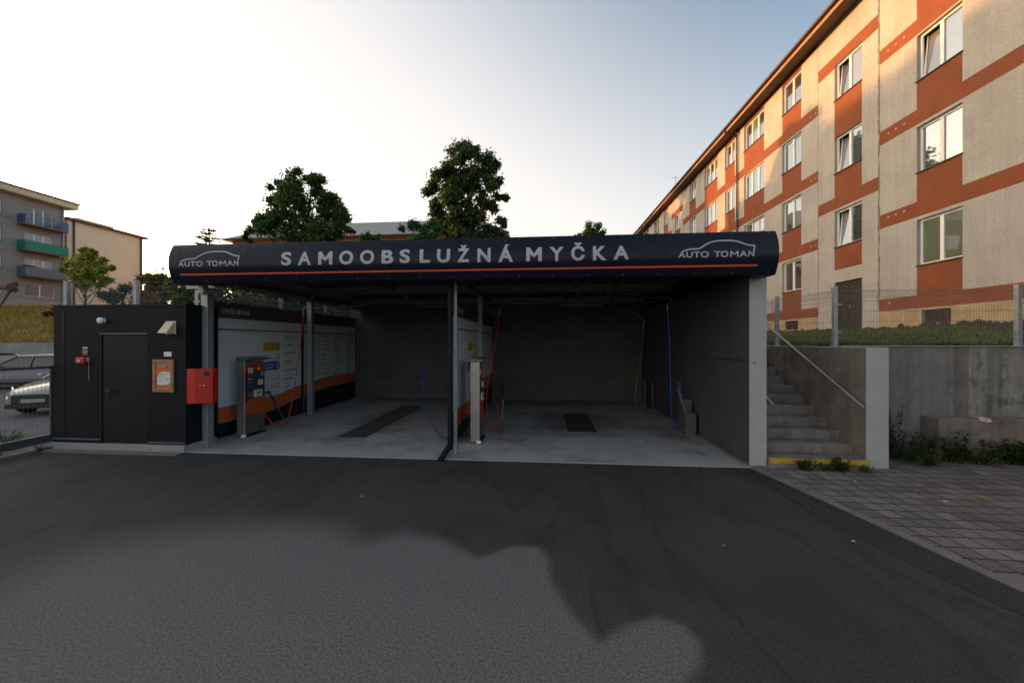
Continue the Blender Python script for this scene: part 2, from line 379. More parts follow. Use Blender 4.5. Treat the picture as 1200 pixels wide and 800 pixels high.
# asphalt: aggregate, added lighter patch, repair seams and cracks
def asphalt_mat(name, base, pale_patch=True):
    m, nt, b = newmat(name)
    P = nt.add('ShaderNodeTexCoord').outputs['Object']
    n1 = nt.add('ShaderNodeTexNoise', i_Scale=.55, i_Detail=8.0, i_Roughness=.62); nt.link(P, n1.inputs['Vector'])
    r1 = nt.add('ShaderNodeValToRGB'); r1.color_ramp.elements[0].position = .32; r1.color_ramp.elements[1].position = .7
    r1.color_ramp.elements[0].color = c4(sc(base, .72)); r1.color_ramp.elements[1].color = c4(sc(base, 1.28)); nt.link(n1.outputs[0], r1.inputs[0])
    out = r1.outputs[0]
    # dark meandering bitumen seams
    mp = nt.add('ShaderNodeMapping'); mp.inputs['Rotation'].default_value = (0, 0, .5); mp.inputs['Scale'].default_value = (1, .35, 1); nt.link(P, mp.inputs[0])
    nw = nt.add('ShaderNodeTexNoise', i_Scale=.8, i_Detail=3.0); nt.link(mp.outputs[0], nw.inputs['Vector'])
    sb = nt.add('ShaderNodeMath', operation='SUBTRACT'); nt.link(nw.outputs[0], sb.inputs[0]); sb.inputs[1].default_value = .5
    ab = nt.add('ShaderNodeMath', operation='ABSOLUTE'); nt.link(sb.outputs[0], ab.inputs[0])
    mr = nt.add('ShaderNodeMapRange'); mr.inputs[1].default_value = 0; mr.inputs[2].default_value = .03; mr.inputs[3].default_value = .42; mr.inputs[4].default_value = 0
    nt.link(ab.outputs[0], mr.inputs[0])
    mx = nt.add('ShaderNodeMixRGB'); nt.link(mr.outputs[0], mx.inputs[0]); nt.link(out, mx.inputs[1]); mx.inputs[2].default_value = c4(sc(base, .42)); out = mx.outputs[0]
    # fine cracks
    wv = nt.add('ShaderNodeTexNoise', i_Scale=2.5, i_Detail=4.0); nt.link(P, wv.inputs['Vector'])
    wm = nt.add('ShaderNodeMixRGB', blend_type='LINEAR_LIGHT'); wm.inputs[0].default_value = .25; nt.link(P, wm.inputs[1]); nt.link(wv.outputs[1], wm.inputs[2])
    vo = nt.add('ShaderNodeTexVoronoi', feature='DISTANCE_TO_EDGE', i_Scale=.55); nt.link(wm.outputs[0], vo.inputs['Vector'])
    mr2 = nt.add('ShaderNodeMapRange'); mr2.inputs[1].default_value = 0; mr2.inputs[2].default_value = .010; mr2.inputs[3].default_value = .6; mr2.inputs[4].default_value = 0
    nt.link(vo.outputs['Distance'], mr2.inputs[0])
    gate = nt.add('ShaderNodeMapRange'); gate.inputs[1].default_value = .5; gate.inputs[2].default_value = .62; nt.link(n1.outputs[0], gate.inputs[0])
    ml = nt.add('ShaderNodeMath', operation='MULTIPLY'); nt.link(mr2.outputs[0], ml.inputs[0]); nt.link(gate.outputs[0], ml.inputs[1])
    mx2 = nt.add('ShaderNodeMixRGB'); nt.link(ml.outputs[0], mx2.inputs[0]); nt.link(out, mx2.inputs[1]); mx2.inputs[2].default_value = c4(sc(base, .3)); out = mx2.outputs[0]
    if pale_patch:
        at = nt.add('ShaderNodeAttribute', attribute_name='pale_patch')
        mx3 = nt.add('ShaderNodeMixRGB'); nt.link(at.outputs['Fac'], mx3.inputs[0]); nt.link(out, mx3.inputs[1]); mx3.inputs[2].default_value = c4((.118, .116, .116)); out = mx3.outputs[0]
    # aggregate
    n4 = nt.add('ShaderNodeTexNoise', i_Scale=58.0, i_Detail=4.0, i_Roughness=.75); nt.link(P, n4.inputs['Vector'])
    r4 = nt.add('ShaderNodeMapRange'); r4.inputs[1].default_value = .32; r4.inputs[2].default_value = .68; r4.inputs[3].default_value = .40; r4.inputs[4].default_value = 1.65; nt.link(n4.outputs[0], r4.inputs[0])
    mx4 = nt.add('ShaderNodeMixRGB', blend_type='MULTIPLY'); mx4.inputs[0].default_value = 1; nt.link(out, mx4.inputs[1]); nt.link(r4.outputs[0], mx4.inputs[2])
    nt.link(mx4.outputs[0], b.inputs['Base Color']); b.inputs['Roughness'].default_value = .85; b.inputs['Specular IOR Level'].default_value = .3
    bp = nt.add('ShaderNodeBump'); bp.inputs['Strength'].default_value = .5; bp.inputs['Distance'].default_value = .008
    nt.link(n4.outputs[0], bp.inputs['Height']); nt.link(bp.outputs[0], b.inputs['Normal'])
asphalt_mat('asphalt', (.045, .044, .044))
asphalt_mat('asphalt_strip', (.036, .035, .035), pale_patch=False)

def paver_mat():
    m, nt, b = newmat('pavers')
    P = nt.add('ShaderNodeTexCoord').outputs['Object']
    br = nt.add('ShaderNodeTexBrick'); br.offset = 0.0; br.squash = 1.0
    br.inputs['Scale'].default_value = 1.0; br.inputs['Brick Width'].default_value = .215; br.inputs['Row Height'].default_value = .2
    br.inputs['Mortar Size'].default_value = .0095; br.inputs['Mortar Smooth'].default_value = .3
    br.inputs['Color1'].default_value = (.112, .10, .094, 1); br.inputs['Color2'].default_value = (.20, .18, .168, 1); br.inputs['Mortar'].default_value = (.014, .013, .010, 1)
    wv = nt.add('ShaderNodeTexNoise', i_Scale=6.0, i_Detail=3.0); nt.link(P, wv.inputs['Vector'])
    wm = nt.add('ShaderNodeMixRGB', blend_type='LINEAR_LIGHT'); wm.inputs[0].default_value = .006; nt.link(P, wm.inputs[1]); nt.link(wv.outputs[1], wm.inputs[2])
    nt.link(wm.outputs[0], br.inputs['Vector'])
    n = nt.add('ShaderNodeTexNoise', i_Scale=1.6, i_Detail=8.0, i_Roughness=.65); nt.link(P, n.inputs['Vector'])
    r = nt.add('ShaderNodeMapRange'); r.inputs[1].default_value = .3; r.inputs[2].default_value = .7; r.inputs[3].default_value = .72; r.inputs[4].default_value = 1.2; nt.link(n.outputs[0], r.inputs[0])
    n2 = nt.add('ShaderNodeTexNoise', i_Scale=120.0, i_Detail=2.0); nt.link(P, n2.inputs['Vector'])
    r2 = nt.add('ShaderNodeMapRange'); r2.inputs[1].default_value = .3; r2.inputs[2].default_value = .7; r2.inputs[3].default_value = .8; r2.inputs[4].default_value = 1.2; nt.link(n2.outputs[0], r2.inputs[0])
    mu = nt.add('ShaderNodeMath', operation='MULTIPLY'); nt.link(r.outputs[0], mu.inputs[0]); nt.link(r2.outputs[0], mu.inputs[1])
    mx = nt.add('ShaderNodeMixRGB', blend_type='MULTIPLY'); mx.inputs[0].default_value = 1; nt.link(br.outputs['Color'], mx.inputs[1]); nt.link(mu.outputs[0], mx.inputs[2])
    nt.link(mx.outputs[0], b.inputs['Base Color']); b.inputs['Roughness'].default_value = .85
    sb = nt.add('ShaderNodeMath', operation='SUBTRACT'); sb.inputs[0].default_value = 1; nt.link(br.outputs['Fac'], sb.inputs[1])
    bp = nt.add('ShaderNodeBump'); bp.inputs['Strength'].default_value = .8; bp.inputs['Distance'].default_value = .008
    nt.link(sb.outputs[0], bp.inputs['Height']); nt.link(bp.outputs[0], b.inputs['Normal'])
paver_mat()
mat('kerb_stone', (.165, .148, .138), .85, var=.22, vs=4, bump=.3, bs=50, speck=.15, speckscale=90)

# ------------------------------------------------------------------ world, sun, camera
SUN_AZ = R(-72)      # measured from +Y towards +X (negative: to the left)
SUN_EL = R(6.0)
w = bpy.data.worlds.new('World'); scn.world = w; w.use_nodes = True
wn = w.node_tree.nodes; wl = w.node_tree.links
sky = wn.new('ShaderNodeTexSky'); sky.sky_type = 'NISHITA'; sky.sun_disc = False
sky.sun_elevation = SUN_EL; sky.sun_rotation = SUN_AZ; sky.altitude = 300; sky.air_density = 1.0; sky.dust_density = 5.0; sky.ozone_density = 1.0
def wnode(typ, **k):
    n = wn.new(typ)
    for a, b in k.items(): setattr(n, a, b)
    return n
# evening haze: milky towards the sun and low over the horizon
wtc = wnode('ShaderNodeTexCoord'); wdot = wnode('ShaderNodeVectorMath', operation='DOT_PRODUCT'); wl.new(wtc.outputs['Generated'], wdot.inputs[0])
wdot.inputs[1].default_value = (math.sin(SUN_AZ) * math.cos(SUN_EL), math.cos(SUN_AZ) * math.cos(SUN_EL), math.sin(SUN_EL))
wsep = wnode('ShaderNodeSeparateXYZ'); wl.new(wtc.outputs['Generated'], wsep.inputs[0])
m1 = wnode('ShaderNodeMath', operation='MULTIPLY_ADD'); wl.new(wdot.outputs['Value'], m1.inputs[0]); m1.inputs[1].default_value = .9; m1.inputs[2].default_value = 1.08
m2 = wnode('ShaderNodeMath', operation='MULTIPLY_ADD', use_clamp=True); wl.new(wsep.outputs['Z'], m2.inputs[0]); m2.inputs[1].default_value = -1.6; wl.new(m1.outputs[0], m2.inputs[2])
hs_ = wnode('ShaderNodeHueSaturation'); hs_.inputs['Saturation'].default_value = .85; hs_.inputs['Value'].default_value = .80; wl.new(sky.outputs[0], hs_.inputs['Color'])
wli = wnode('ShaderNodeMixRGB', blend_type='LIGHTEN'); wli.inputs[0].default_value = 1; wl.new(hs_.outputs[0], wli.inputs[1]); wli.inputs[2].default_value = (1.80, 1.66, 1.53, 1)
wmx = wnode('ShaderNodeMixRGB'); wl.new(m2.outputs[0], wmx.inputs[0]); wl.new(hs_.outputs[0], wmx.inputs[1]); wl.new(wli.outputs[0], wmx.inputs[2])
wl.new(wmx.outputs[0], wn['Background'].inputs[0]); wn['Background'].inputs[1].default_value = .15
sd = bpy.data.lights.new('sun', 'SUN'); sd.energy = 1.3; sd.angle = R(.53); sd.color = (1, .45, .12)
so = bpy.data.objects.new('sun', sd); COL.objects.link(so)
to_sun = Vector((math.sin(SUN_AZ) * math.cos(SUN_EL), math.cos(SUN_AZ) * math.cos(SUN_EL), math.sin(SUN_EL)))
so.rotation_euler = to_sun.to_track_quat('Z', 'Y').to_euler(); so.location = (-30, 10, 30)
cd = bpy.data.cameras.new('camera'); cam = bpy.data.objects.new('camera', cd); COL.objects.link(cam)
cd.sensor_fit = 'HORIZONTAL'; cd.sensor_width = 36; cd.lens = 36 * FPX / 1200; cd.clip_start = .05; cd.clip_end = 3000
cam.location = (0, 0, EYE); cam.rotation_euler = (R(90), 0, YAW); scn.camera = cam
scn.view_settings.view_transform = 'Standard'; scn.view_settings.look = 'None'; scn.view_settings.gamma = 1
scn.view_settings.exposure = 2.08

# ================================================================== SETTING
def frange(a, b, s):
    n = max(1, int(round((b - a) / s))); return [a + (b - a) * i / n for i in range(n + 1)]
tag(MB().grid(frange(-600, 600, 60), frange(-600, 600, 60), lambda x, y: -.02).build('ground', 'earth'), kind='structure')

EDGE = [(3.42, 6.36), (3.56, 5.7), (3.70, 5.0), (3.83, 4.3), (3.94, 3.7), (4.05, 3.2), (4.3, 2.3), (4.6, 1.2), (5.2, -1), (6.0, -4), (7.0, -8)]
def edge_x(y):
    for (x0, y0), (x1, y1) in zip(EDGE, EDGE[1:]):
        if y0 >= y >= y1: return x0 + (x1 - x0) * (y0 - y) / (y0 - y1)
    return EDGE[0][0] if y > EDGE[0][1] else EDGE[-1][0]

# asphalt forecourt; the soft pale patch is added, traced from a tripod-cover mark
PATCH_PX = [(-60, 712), (0, 690), (60, 662), (120, 644), (200, 626), (270, 615), (340, 612), (395, 618), (428, 634), (475, 624), (520, 632), (560, 654), (600, 640), (632, 640), (642, 655), (645, 680),
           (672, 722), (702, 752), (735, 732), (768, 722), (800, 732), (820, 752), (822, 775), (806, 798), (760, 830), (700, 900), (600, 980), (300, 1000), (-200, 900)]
PATCH = [on_z(px, py)[:2] for px, py in PATCH_PX]
def poly_dist(x, y, poly):
    d = 1e9; ins = False; n = len(poly)
    for i in range(n):
        ax, ay = poly[i]; bx, by = poly[(i + 1) % n]
        dx, dy = bx - ax, by - ay; t = max(0, min(1, ((x - ax) * dx + (y - ay) * dy) / (dx * dx + dy * dy)))
        d = min(d, math.hypot(x - ax - t * dx, y - ay - t * dy))
        if (ay > y) != (by > y) and x < (bx - ax) * (y - ay) / (by - ay) + ax: ins = not ins
    return d if ins else -d
xs = frange(-9.75, -5.2, .6) + frange(-5.2, 2.2, .045)[1:] + frange(2.2, 7.0, .3)[1:]
ys = frange(-8, .8, .8) + frange(.8, 4.7, .045)[1:] + frange(4.7, 6.26, .3)[1:]
mb = MB(); mb.grid(xs, ys, lambda x, y: 0.0)
# keep only what lies left of the paving edge
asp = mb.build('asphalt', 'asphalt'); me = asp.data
at = me.attributes.new('pale_patch', 'FLOAT', 'POINT'); vals = []
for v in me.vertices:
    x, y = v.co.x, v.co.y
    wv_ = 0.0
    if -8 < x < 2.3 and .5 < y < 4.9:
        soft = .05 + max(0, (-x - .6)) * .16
        wv_ = max(0, min(1, (poly_dist(x, y, PATCH) + soft) / (2 * soft)))
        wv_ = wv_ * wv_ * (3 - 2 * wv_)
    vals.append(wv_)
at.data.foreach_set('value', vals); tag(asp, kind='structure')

pv = MB(); rows = frange(-8, 7.4, .35)
for y0, y1 in zip(rows, rows[1:]):
    pv.face([(edge_x(y0) + .12, y0, .012), (16, y0, .012), (16, y1, .012), (edge_x(y1) + .12, y1, .012)])
tag(pv.build('pavement', 'pavers'), kind='structure')
kb = MB(); st = MB(); rows = frange(-8, 6.36, .2)
for y0, y1 in zip(rows, rows[1:]):
    a, b_ = edge_x(y0), edge_x(y1)
    kb.face([(a, y0, .014), (a + .118, y0, .014), (b_ + .118, y1, .014), (b_, y1, .014)])
    kb.face([(a, y0, -.02), (a, y0, .014), (b_, y1, .014), (b_, y1, -.02)])
    st.face([(a - .42 - .05 * math.sin(y0 * 2), y0, .004), (a, y0, .004), (b_, y1, .004), (b_ - .42 - .05 * math.sin(y1 * 2), y1, .004)])
tag(kb.build('kerb', 'kerb_stone'), kind='structure'); tag(st.build('asphalt_strip', 'asphalt_strip'), kind='structure')
slab = MB().box(-6.95, 3.5, 6.25, 13.0, -.1, .02)
tag(slab.build('floor_edge', 'concrete', bevel=.008), kind='structure')
# floor surface with damp patches, tyre tracks and splash grime
def blend_attr(mname, attr, col, rough):
    m = MATS[mname]; nt = NT(m); b = nt.n['Principled BSDF']; src = b.inputs['Base Color'].links[0].from_socket
    a = nt.add('ShaderNodeAttribute', attribute_name=attr); mx = nt.add('ShaderNodeMixRGB'); nt.link(a.outputs['Fac'], mx.inputs[0]); nt.link(src, mx.inputs[1]); mx.inputs[2].default_value = c4(col)
    nt.link(mx.outputs[0], b.inputs['Base Color'])
    rs = b.inputs['Roughness'].links[0].from_socket; mr = nt.add('ShaderNodeMixRGB'); nt.link(a.outputs['Fac'], mr.inputs[0]); nt.link(rs, mr.inputs[1]); mr.inputs[2].default_value = (rough, rough, rough, 1); nt.link(mr.outputs[0], b.inputs['Roughness'])
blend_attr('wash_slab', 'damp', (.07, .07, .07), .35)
fl = MB(); fl.grid(frange(-6.93, 3.49, .07), frange(6.27, 12.86, .07), lambda x, y: .0225)
fo = fl.build('concrete_floor', 'wash_slab'); dv = []
for v in fo.data.vertices:
    x, y = v.co.x, v.co.y; n1 = mnoise.noise(Vector((x * 1.3, y * 1.3, 0))) + .5 * mnoise.noise(Vector((x * 4.1, y * 4.1, 3))); d = 0
    for cx_, cy_, rx_, ry_, k_ in ((.95, 9.4, 1.5, 1.3, .62), (-4.1, 9.4, .75, 2.4, .5), (.95, 8.2, 2.2, .35, .35), (.2, 12.4, 3.2, .9, .5), (-4.3, 12.4, 2.4, .8, .45), (-5.9, 8.4, .5, .5, .3), (2.9, 8.6, .5, .7, .4), (-.8, 8.5, .5, .6, .35)):
        q = ((x - cx_) / rx_) ** 2 + ((y - cy_) / ry_) ** 2; d = max(d, k_ * max(0, min(1, 1.25 - q + n1 * .9)))
    for tx in (-5.0, -3.3, .15, 1.75): d = max(d, .22 * max(0, 1 - abs(x - tx - .03 * math.sin(y * 2)) / .13) * max(0, min(1, .6 + n1)))
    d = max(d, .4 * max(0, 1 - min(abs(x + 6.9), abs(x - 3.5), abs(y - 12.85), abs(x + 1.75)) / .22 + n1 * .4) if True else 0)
    dv.append(max(0, min(1, d)))
fo.data.attributes.new('damp', 'FLOAT', 'POINT').data.foreach_set('value', dv); tag(fo, kind='structure')
tag(MB().grid(frange(-45, -9.75, 1.2), frange(-8, 18.6, 1.0), lambda x, y: .006).build('gravel_yard', 'gravel'), kind='structure')
tag(MB().box(-9.95, -9.6, -8, 6.2, -.05, .03).box(-9.5, -6.7, 6.05, 6.2, -.05, .018).build('edging_strip', 'concrete_step'), kind='structure')

# upper terrain
def sm(a, b, x):
    t = max(0, min(1, (x - a) / (b - a))); return t * t * (3 - 2 * t)
def lawn_z(x, y): return 2.0 + .46 * max(0, min(1, (x - 6.0) / 5.0)) * sm(7.35, 11.2, y) + .03 * mnoise.noise(Vector((x * .6, y * .6, 0)))
tag(MB().grid(frange(5.72, 12.2, .4), frange(7.32, 46, .8), lawn_z).build('lawn_ground', 'lawn_soil'), kind='structure')
tag(MB().grid([12.2, 40], [-10, 60], lambda x, y: 2.4).build('ground_behind_block', 'lawn_soil'), kind='structure')
tag(MB().grid(frange(3.8, 5.72, .4), frange(9.5, 46, 2), lambda x, y: 1.99).build('path', 'concrete_step'), kind='structure')
tag(MB().grid(frange(-20, 3.8, 2), frange(13.6, 46, 2), lambda x, y: 1.98 + .4 * sm(16, 46, y)).build('terrace', 'bank_soil'), kind='structure')
tag(MB().box(-9.4, -7.15, 8.3, 13.6, 0, 1.98).build('terrace_edge', 'bank_soil'), kind='structure')
def bank_z(x, y):
    return 1.95 + 1.5 * sm(18.7, 24, y) + 1.6 * sm(-30, -54, x) * sm(18.7, 30, y) + .8 * sm(24, 40, y) + .12 * mnoise.noise(Vector((x * .35, y * .35, 2)))
tag(MB().grid(frange(-75, -20, .9), frange(18.7, 60, .9), bank_z).build('grass_bank', 'bank_soil', smooth=True), kind='structure')
tag(MB().grid(frange(-160, 160, 10), frange(46, 300, 12), lambda x, y: 2.6 + 1.2 * sm(46, 120, y)).build('far_ground', 'bank_soil'), kind='structure')

# ================================================================== CAR WASH
CW = empty('car_wash', (-1.5, 6.25, 0), 'dark two-bay self-service car wash with curved navy fascia and white letters', 'car wash')
# fascia profile (Y against z)
FZ0, FZ1, FYE, FYM = 3.165, 3.855, 6.02, 5.925
def fy(z):
    t = (z - (FZ0 + FZ1) / 2) / ((FZ1 - FZ0) / 2); return FYM + (FYE - FYM) * t * t
FX0, FX1 = -6.70, 3.71
fb = MB()
zs = frange(FZ0, FZ1, .046)
joints = [FX0, -6.52, -5.2, -2.55, -.6, 2.0, 3.42, FX1]
for xa, xb in zip(joints, joints[1:]):
    xa2, xb2 = xa + .0025, xb - .0025
    i0 = len(fb.v)
    for z in zs: fb.v += [(xa2, fy(z), z), (xb2, fy(z), z)]
    for z in zs: fb.v += [(xa2, fy(z) + .03, z), (xb2, fy(z) + .03, z)]
    n = len(zs)
    for k in range(n - 1):
        a = i0 + 2 * k; fb.f.append((a, a + 1, a + 3, a + 2)); fb.m.append(0)
        b_ = a + 2 * n; fb.f.append((b_, b_ + 2, b_ + 3, b_ + 1)); fb.m.append(0)
        fb.f.append((a, a + 2, b_ + 2, b_)); fb.m.append(0); fb.f.append((a + 1, b_ + 1, b_ + 3, a + 3)); fb.m.append(0)
    a = i0; fb.f.append((a, a + 2 * n, a + 2 * n + 1, a + 1)); fb.m.append(0)
    a = i0 + 2 * n - 2; fb.f.append((a, a + 1, a + 2 * n + 1, a + 2 * n)); fb.m.append(0)
# returns along both sides, top and underside closing
FAS = fb.build('fascia', 'fascia_paint', CW, smooth=True, angle=30)
cap = MB()
cap.box(FX0, FX1, FYE + .012, FYE + .06, FZ1 - .03, FZ1 + .004); cap.box(FX0, FX1, FYE + .012, 6.32, FZ0 - .004, FZ0 + .02)
cap.build('fascia_trim', 'anthracite_metal', CW)
sw = MB()
for x in frange(FX0 + .12, FX1 - .12, .58):
    for z in (FZ0 + .035, FZ1 - .035): sw.lathe((x, fy(z) - .0005, z), (0, -1, 0), [(0, .009), (.003, .008)], 8)
sw.build('screws', 'fence_steel', FAS)['kind'] = 'stuff'
def wrap(v, f, name, m, parent, proud=.006, step=.035):
    """sign lettering given in (x, z), laid on the curved fascia"""
    bm = bmesh.new(); vs = [bm.verts.new((p[0], 0, p[1])) for p in v]
    for q in f:
        try: bm.faces.new([vs[i] for i in q])
        except ValueError: pass
    z0 = min(p[1] for p in v); z1 = max(p[1] for p in v); z = z0 + step
    while z < z1:
        bmesh.ops.bisect_plane(bm, geom=bm.verts[:] + bm.edges[:] + bm.faces[:], plane_co=(0, 0, z), plane_no=(0, 0, 1)); z += step
    bmesh.ops.triangulate(bm, faces=bm.faces)
    bm.verts.index_update(); mb = MB()
    mb.v = [(p.co.x, fy(p.co.z) - proud, p.co.z) for p in bm.verts]; mb.f = [tuple(q.index for q in fc.verts) for fc in bm.faces]; mb.m = [0] * len(mb.f); bm.free()
    return mb.build(name, m, parent)
def fx(px): return on_y(px, 300, 5.935)[0]
GL = [('S', 75, 165, 320, 152, 271), ('A', 222, 338, 320, 149, 268), ('M', 400, 525, 320, 148, 264), ('O', 585, 708, 320, 140, 264), ('O', 768, 892, 320, 135, 259), ('B', 957, 1060, 320, 135, 255), ('S', 1115, 1206, 320, 128, 251),
      ('L', 165, 255, 470, 128, 248), ('U', 318, 432, 470, 126, 247), ('Ž', 495, 602, 470, 88, 243), ('N', 672, 788, 470, 119, 242), ('Á', 855, 985, 470, 82, 241),
      ('M', 125, 262, 600, 111, 234), ('Y', 330, 455, 600, 107, 233), ('Č', 520, 638, 600, 66, 229), ('K', 710, 830, 600, 100, 226), ('A', 890, 1028, 600, 96, 219)]
V, F = [], []
for ch, a, b_, o, t, u in GL:
    v, f = glyph(ch, .034, .235)
    zt = on_y(o + (a + b_) / 15, 275 + t / 7.5, 5.935)[2]; zb = on_y(o + (a + b_) / 15, 275 + u / 7.5, 5.935)[2]
    v = fit_text(v, (fx(o + a / 7.5), fx(o + b_ / 7.5), zb, zt)); i = len(V); V += v; F += [tuple(k + i for k in q) for q in f]
wrap(V, F, 'lettering', 'fascia_letter', FAS)
def zst(x): return 3.302
wrap([(-6.5, zst(0) - .014), (3.4, zst(0) - .014), (3.4, zst(0) + .014), (-6.5, zst(0) + .014)], [(0, 1, 2, 3)], 'stripe', 'stripe_orange', FAS)
def ribbon(pts, wd):
    V, F = [], []
    P = [Vector(p) for p in pts]
    for k, p in enumerate(P):
        d = (P[min(k + 1, len(P) - 1)] - P[max(0, k - 1)]).normalized(); n = Vector((-d.y, d.x)) * wd / 2
        V += [tuple(p + n), tuple(p - n)]
    for k in range(len(P) - 1): F.append((2 * k, 2 * k + 1, 2 * k + 3, 2 * k + 2))
    return V, F
CARLINE = [(0.045, .33), (.10, .44), (.18, .51), (.27, .52), (.35, .72), (.43, .90), (.52, .985), (.62, 1.0), (.71, .985), (.79, .92), (.88, .75), (.94, .67), (.985, .66), (.995, .60), (.975, .06)]
for x0, x1, zb, zt in ((fx(210), fx(281), 3.44, 3.705), (fx(794.5), fx(884), 3.435, 3.70)):
    w_, h_ = x1 - x0, zt - zb
    V, F = [], []
    for ch, a, b_ in (('A', 0, .092), ('U', .106, .190), ('T', .200, .290), ('O', .296, .402), ('T', .470, .560), ('O', .560, .656), ('M', .682, .788), ('A', .802, .906), ('N', .918, .992)):
        v, f = glyph(ch, .016, .16); o_ = .012 if ch == 'O' else 0
        v = fit_text(v, (x0 + a * w_, x0 + b_ * w_, zb - o_ * h_, zb + (.345 + o_) * h_)); k0 = len(V); V += v; F += [tuple(q + k0 for q in t_) for t_ in f]
    wrap(V, F, 'lettering', 'fascia_letter', FAS)
    pts = smoothpath([(x0 + a * w_, zb + b_ * h_, 0) for a, b_ in CARLINE], 4)
    v, f = ribbon([(p.x, p.y) for p in pts], .022); wrap(v, f, 'logo', 'fascia_letter', FAS, .009)

# roof deck: trapezoidal sheet on beams, grey side cladding
rd = MB()
x = FX0 + .05; prof = []
while x < FX1 - .05:
    prof += [(x, 3.66), (x + .10, 3.66), (x + .14, 3.72), (x + .24, 3.72)]; x += .28
for (xa, za), (xb, zb) in zip(prof, prof[1:]):
    rd.face([(xa, FYE + .1, za), (xb, FYE + .1, zb), (xb, 13.2, zb), (xa, 13.2, za)])
rd.box(FX0 + .02, FX1 - .02, FYE + .07, 13.25, 3.74, 3.80)
rd.build('roof_deck', 'deck_underside', CW)
for y in (6.65, 9.87, 12.6):
    bm_ = MB(); z0 = 3.45
    xl = -6.95 if y < 7 else -6.7
    bm_.box(xl, 3.5, y - .07, y + .07, z0, z0 + .014).box(xl, 3.5, y - .07, y + .07, z0 + .186, z0 + .2).box(xl, 3.5, y - .005, y + .005, z0 + .014, z0 + .186)
    bm_.build('beam', 'beam_steel', CW)
pur = MB()
for x in (-6.66, -4.2, -1.68, .9, 3.3):
    pur.box(x - .05, x + .05, 6.1, 13.1, 3.34 if x in (-6.66, -1.68) else 3.56, 3.448 if x in (-6.66, -1.68) else 3.448 + .19)
each(pur, 'purlin', 'deck_underside', CW)
sd_ = MB()
for y0, y1 in ((6.10, 7.35), (7.36, 8.35), (8.36, 10.0), (10.01, 11.6), (11.61, 13.2)):
    sd_.box(-6.742, -6.712, y0, y1, 3.245, 3.84)
each(sd_, 'side_cladding', 'cladding_grey', CW)
MB().box(3.66, 3.70, 6.07, 13.2, 3.22, 3.84).build('side_cladding', 'fascia_paint', CW)
MB().box(-6.9, 3.7, 13.2, 13.23, 3.16, 3.84).build('side_cladding', 'fascia_paint', CW)
stub = MB().box(-7.02, -6.74, 6.55, 6.75, 3.14, 3.24); stub.lathe((-6.66, 6.50, 3.10), (0, 1, 0), [(0, .06), (.02, .075), (.30, .075)], 16)
stub.build('beam_end', 'beam_pale', CW)
# posts: square galvanised tubes with base plates
def post(x, y, z1=3.44, s=.07, parent=CW):
    m = MB(); m.box(x - s, x + s, y - s, y + s, .032, z1).box(x - s * 1.5, x + s * 1.5, y - s * 1.5, y + s * 1.5, .02, .034)
    o = m.build('post', 'galvanised', parent, bevel=.008)
    b = MB()
    for sx in (-1, 1):
        for sy in (-1, 1): b.lathe((x + sx * s * 1.25, y + sy * s * 1.25, .034), (0, 0, 1), [(0, .012), (.015, .012)], 6)
    each(b, 'bolt', 'stainless', o)
    return o
post(-6.66, 6.65, 3.14); post(-6.66, 9.87); post(-1.585, 6.54, 3.44, .028); post(-1.69, 9.87, 3.44, .06)
# walls
MB().box(-7.1, 3.78, 12.85, 13.15, 0, 3.45).build('back_wall', 'back_wall_paint', CW)
MB().box(-7.06, -6.925, 6.95, 12.85, 0, 2.96).build('side_wall', 'anthracite_render', CW)
MB().box(-1.80, -1.775, 7.25, 12.85, .02, 2.955).build('divider_wall', 'board_dark', CW)
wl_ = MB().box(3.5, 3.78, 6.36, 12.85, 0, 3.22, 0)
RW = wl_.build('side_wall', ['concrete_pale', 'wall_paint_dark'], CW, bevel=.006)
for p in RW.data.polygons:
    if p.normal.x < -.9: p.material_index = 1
j = MB().box(3.494, 3.50, 6.37, 12.85, 1.76, 1.768); j.build('wall_joint', 'anthracite_metal', RW)
sp = MB().lathe((3.58, 6.36, 1.74), (0, -1, 0), [(0, .022), (.003, .02)], 10); sp.build('paint_spot', 'stripe_orange', RW)
# downpipe in front of the centre post
dp = MB(); dp.tube(smoothpath([(-1.655, 6.42, 3.2), (-1.655, 6.42, 2.0), (-1.655, 6.42, .30), (-1.67, 6.38, .20), (-1.75, 6.22, .05), (-1.78, 6.16, .0)], 5), .05, 14)
DP = dp.build('downpipe', 'anthracite_metal', CW, smooth=True, angle=50)
ck = MB()
for z in (.42, 1.9, 3.0): ck.lathe((-1.655, 6.42, z), (0, 0, 1), [(0, .058), (.03, .058)], 14)
each(ck, 'pipe_clamp', 'rubber', DP)
# ceiling services
def lamp(x0, x1, y, z, label):
    t = empty('ceiling_lamp', (x0, y, z), label, 'lamp', 'ceiling lamps in the wash bays')
    MB().box(x0, x1, y - .05, y + .05, z + .03, z + .07).build('housing', 'deck_underside', t, bevel=.006)
    MB().tube([(x0 + .03, y, z + .015), (x1 - .03, y, z + .015)], .014, 10).build('diffuser', 'keypad_grey', t)
    hg = MB().tube([(x0 + .1, y, z + .07), (x0 + .1, y, 3.66)], .006, 6).tube([(x1 - .1, y, z + .07), (x1 - .1, y, 3.66)], .006, 6); each(hg, 'hanger', 'galvanised', t)
lamp(-3.7, -2.5, 10.6, 3.13, 'thin unlit ceiling tube at the back of the left wash bay')
lamp(-.95, .15, 10.2, 3.17, 'thin unlit ceiling tube near the divider wall of the right wash bay')
lamp(.5, 1.75, 10.2, 3.10, 'thin unlit ceiling tube in the middle of the right wash bay')
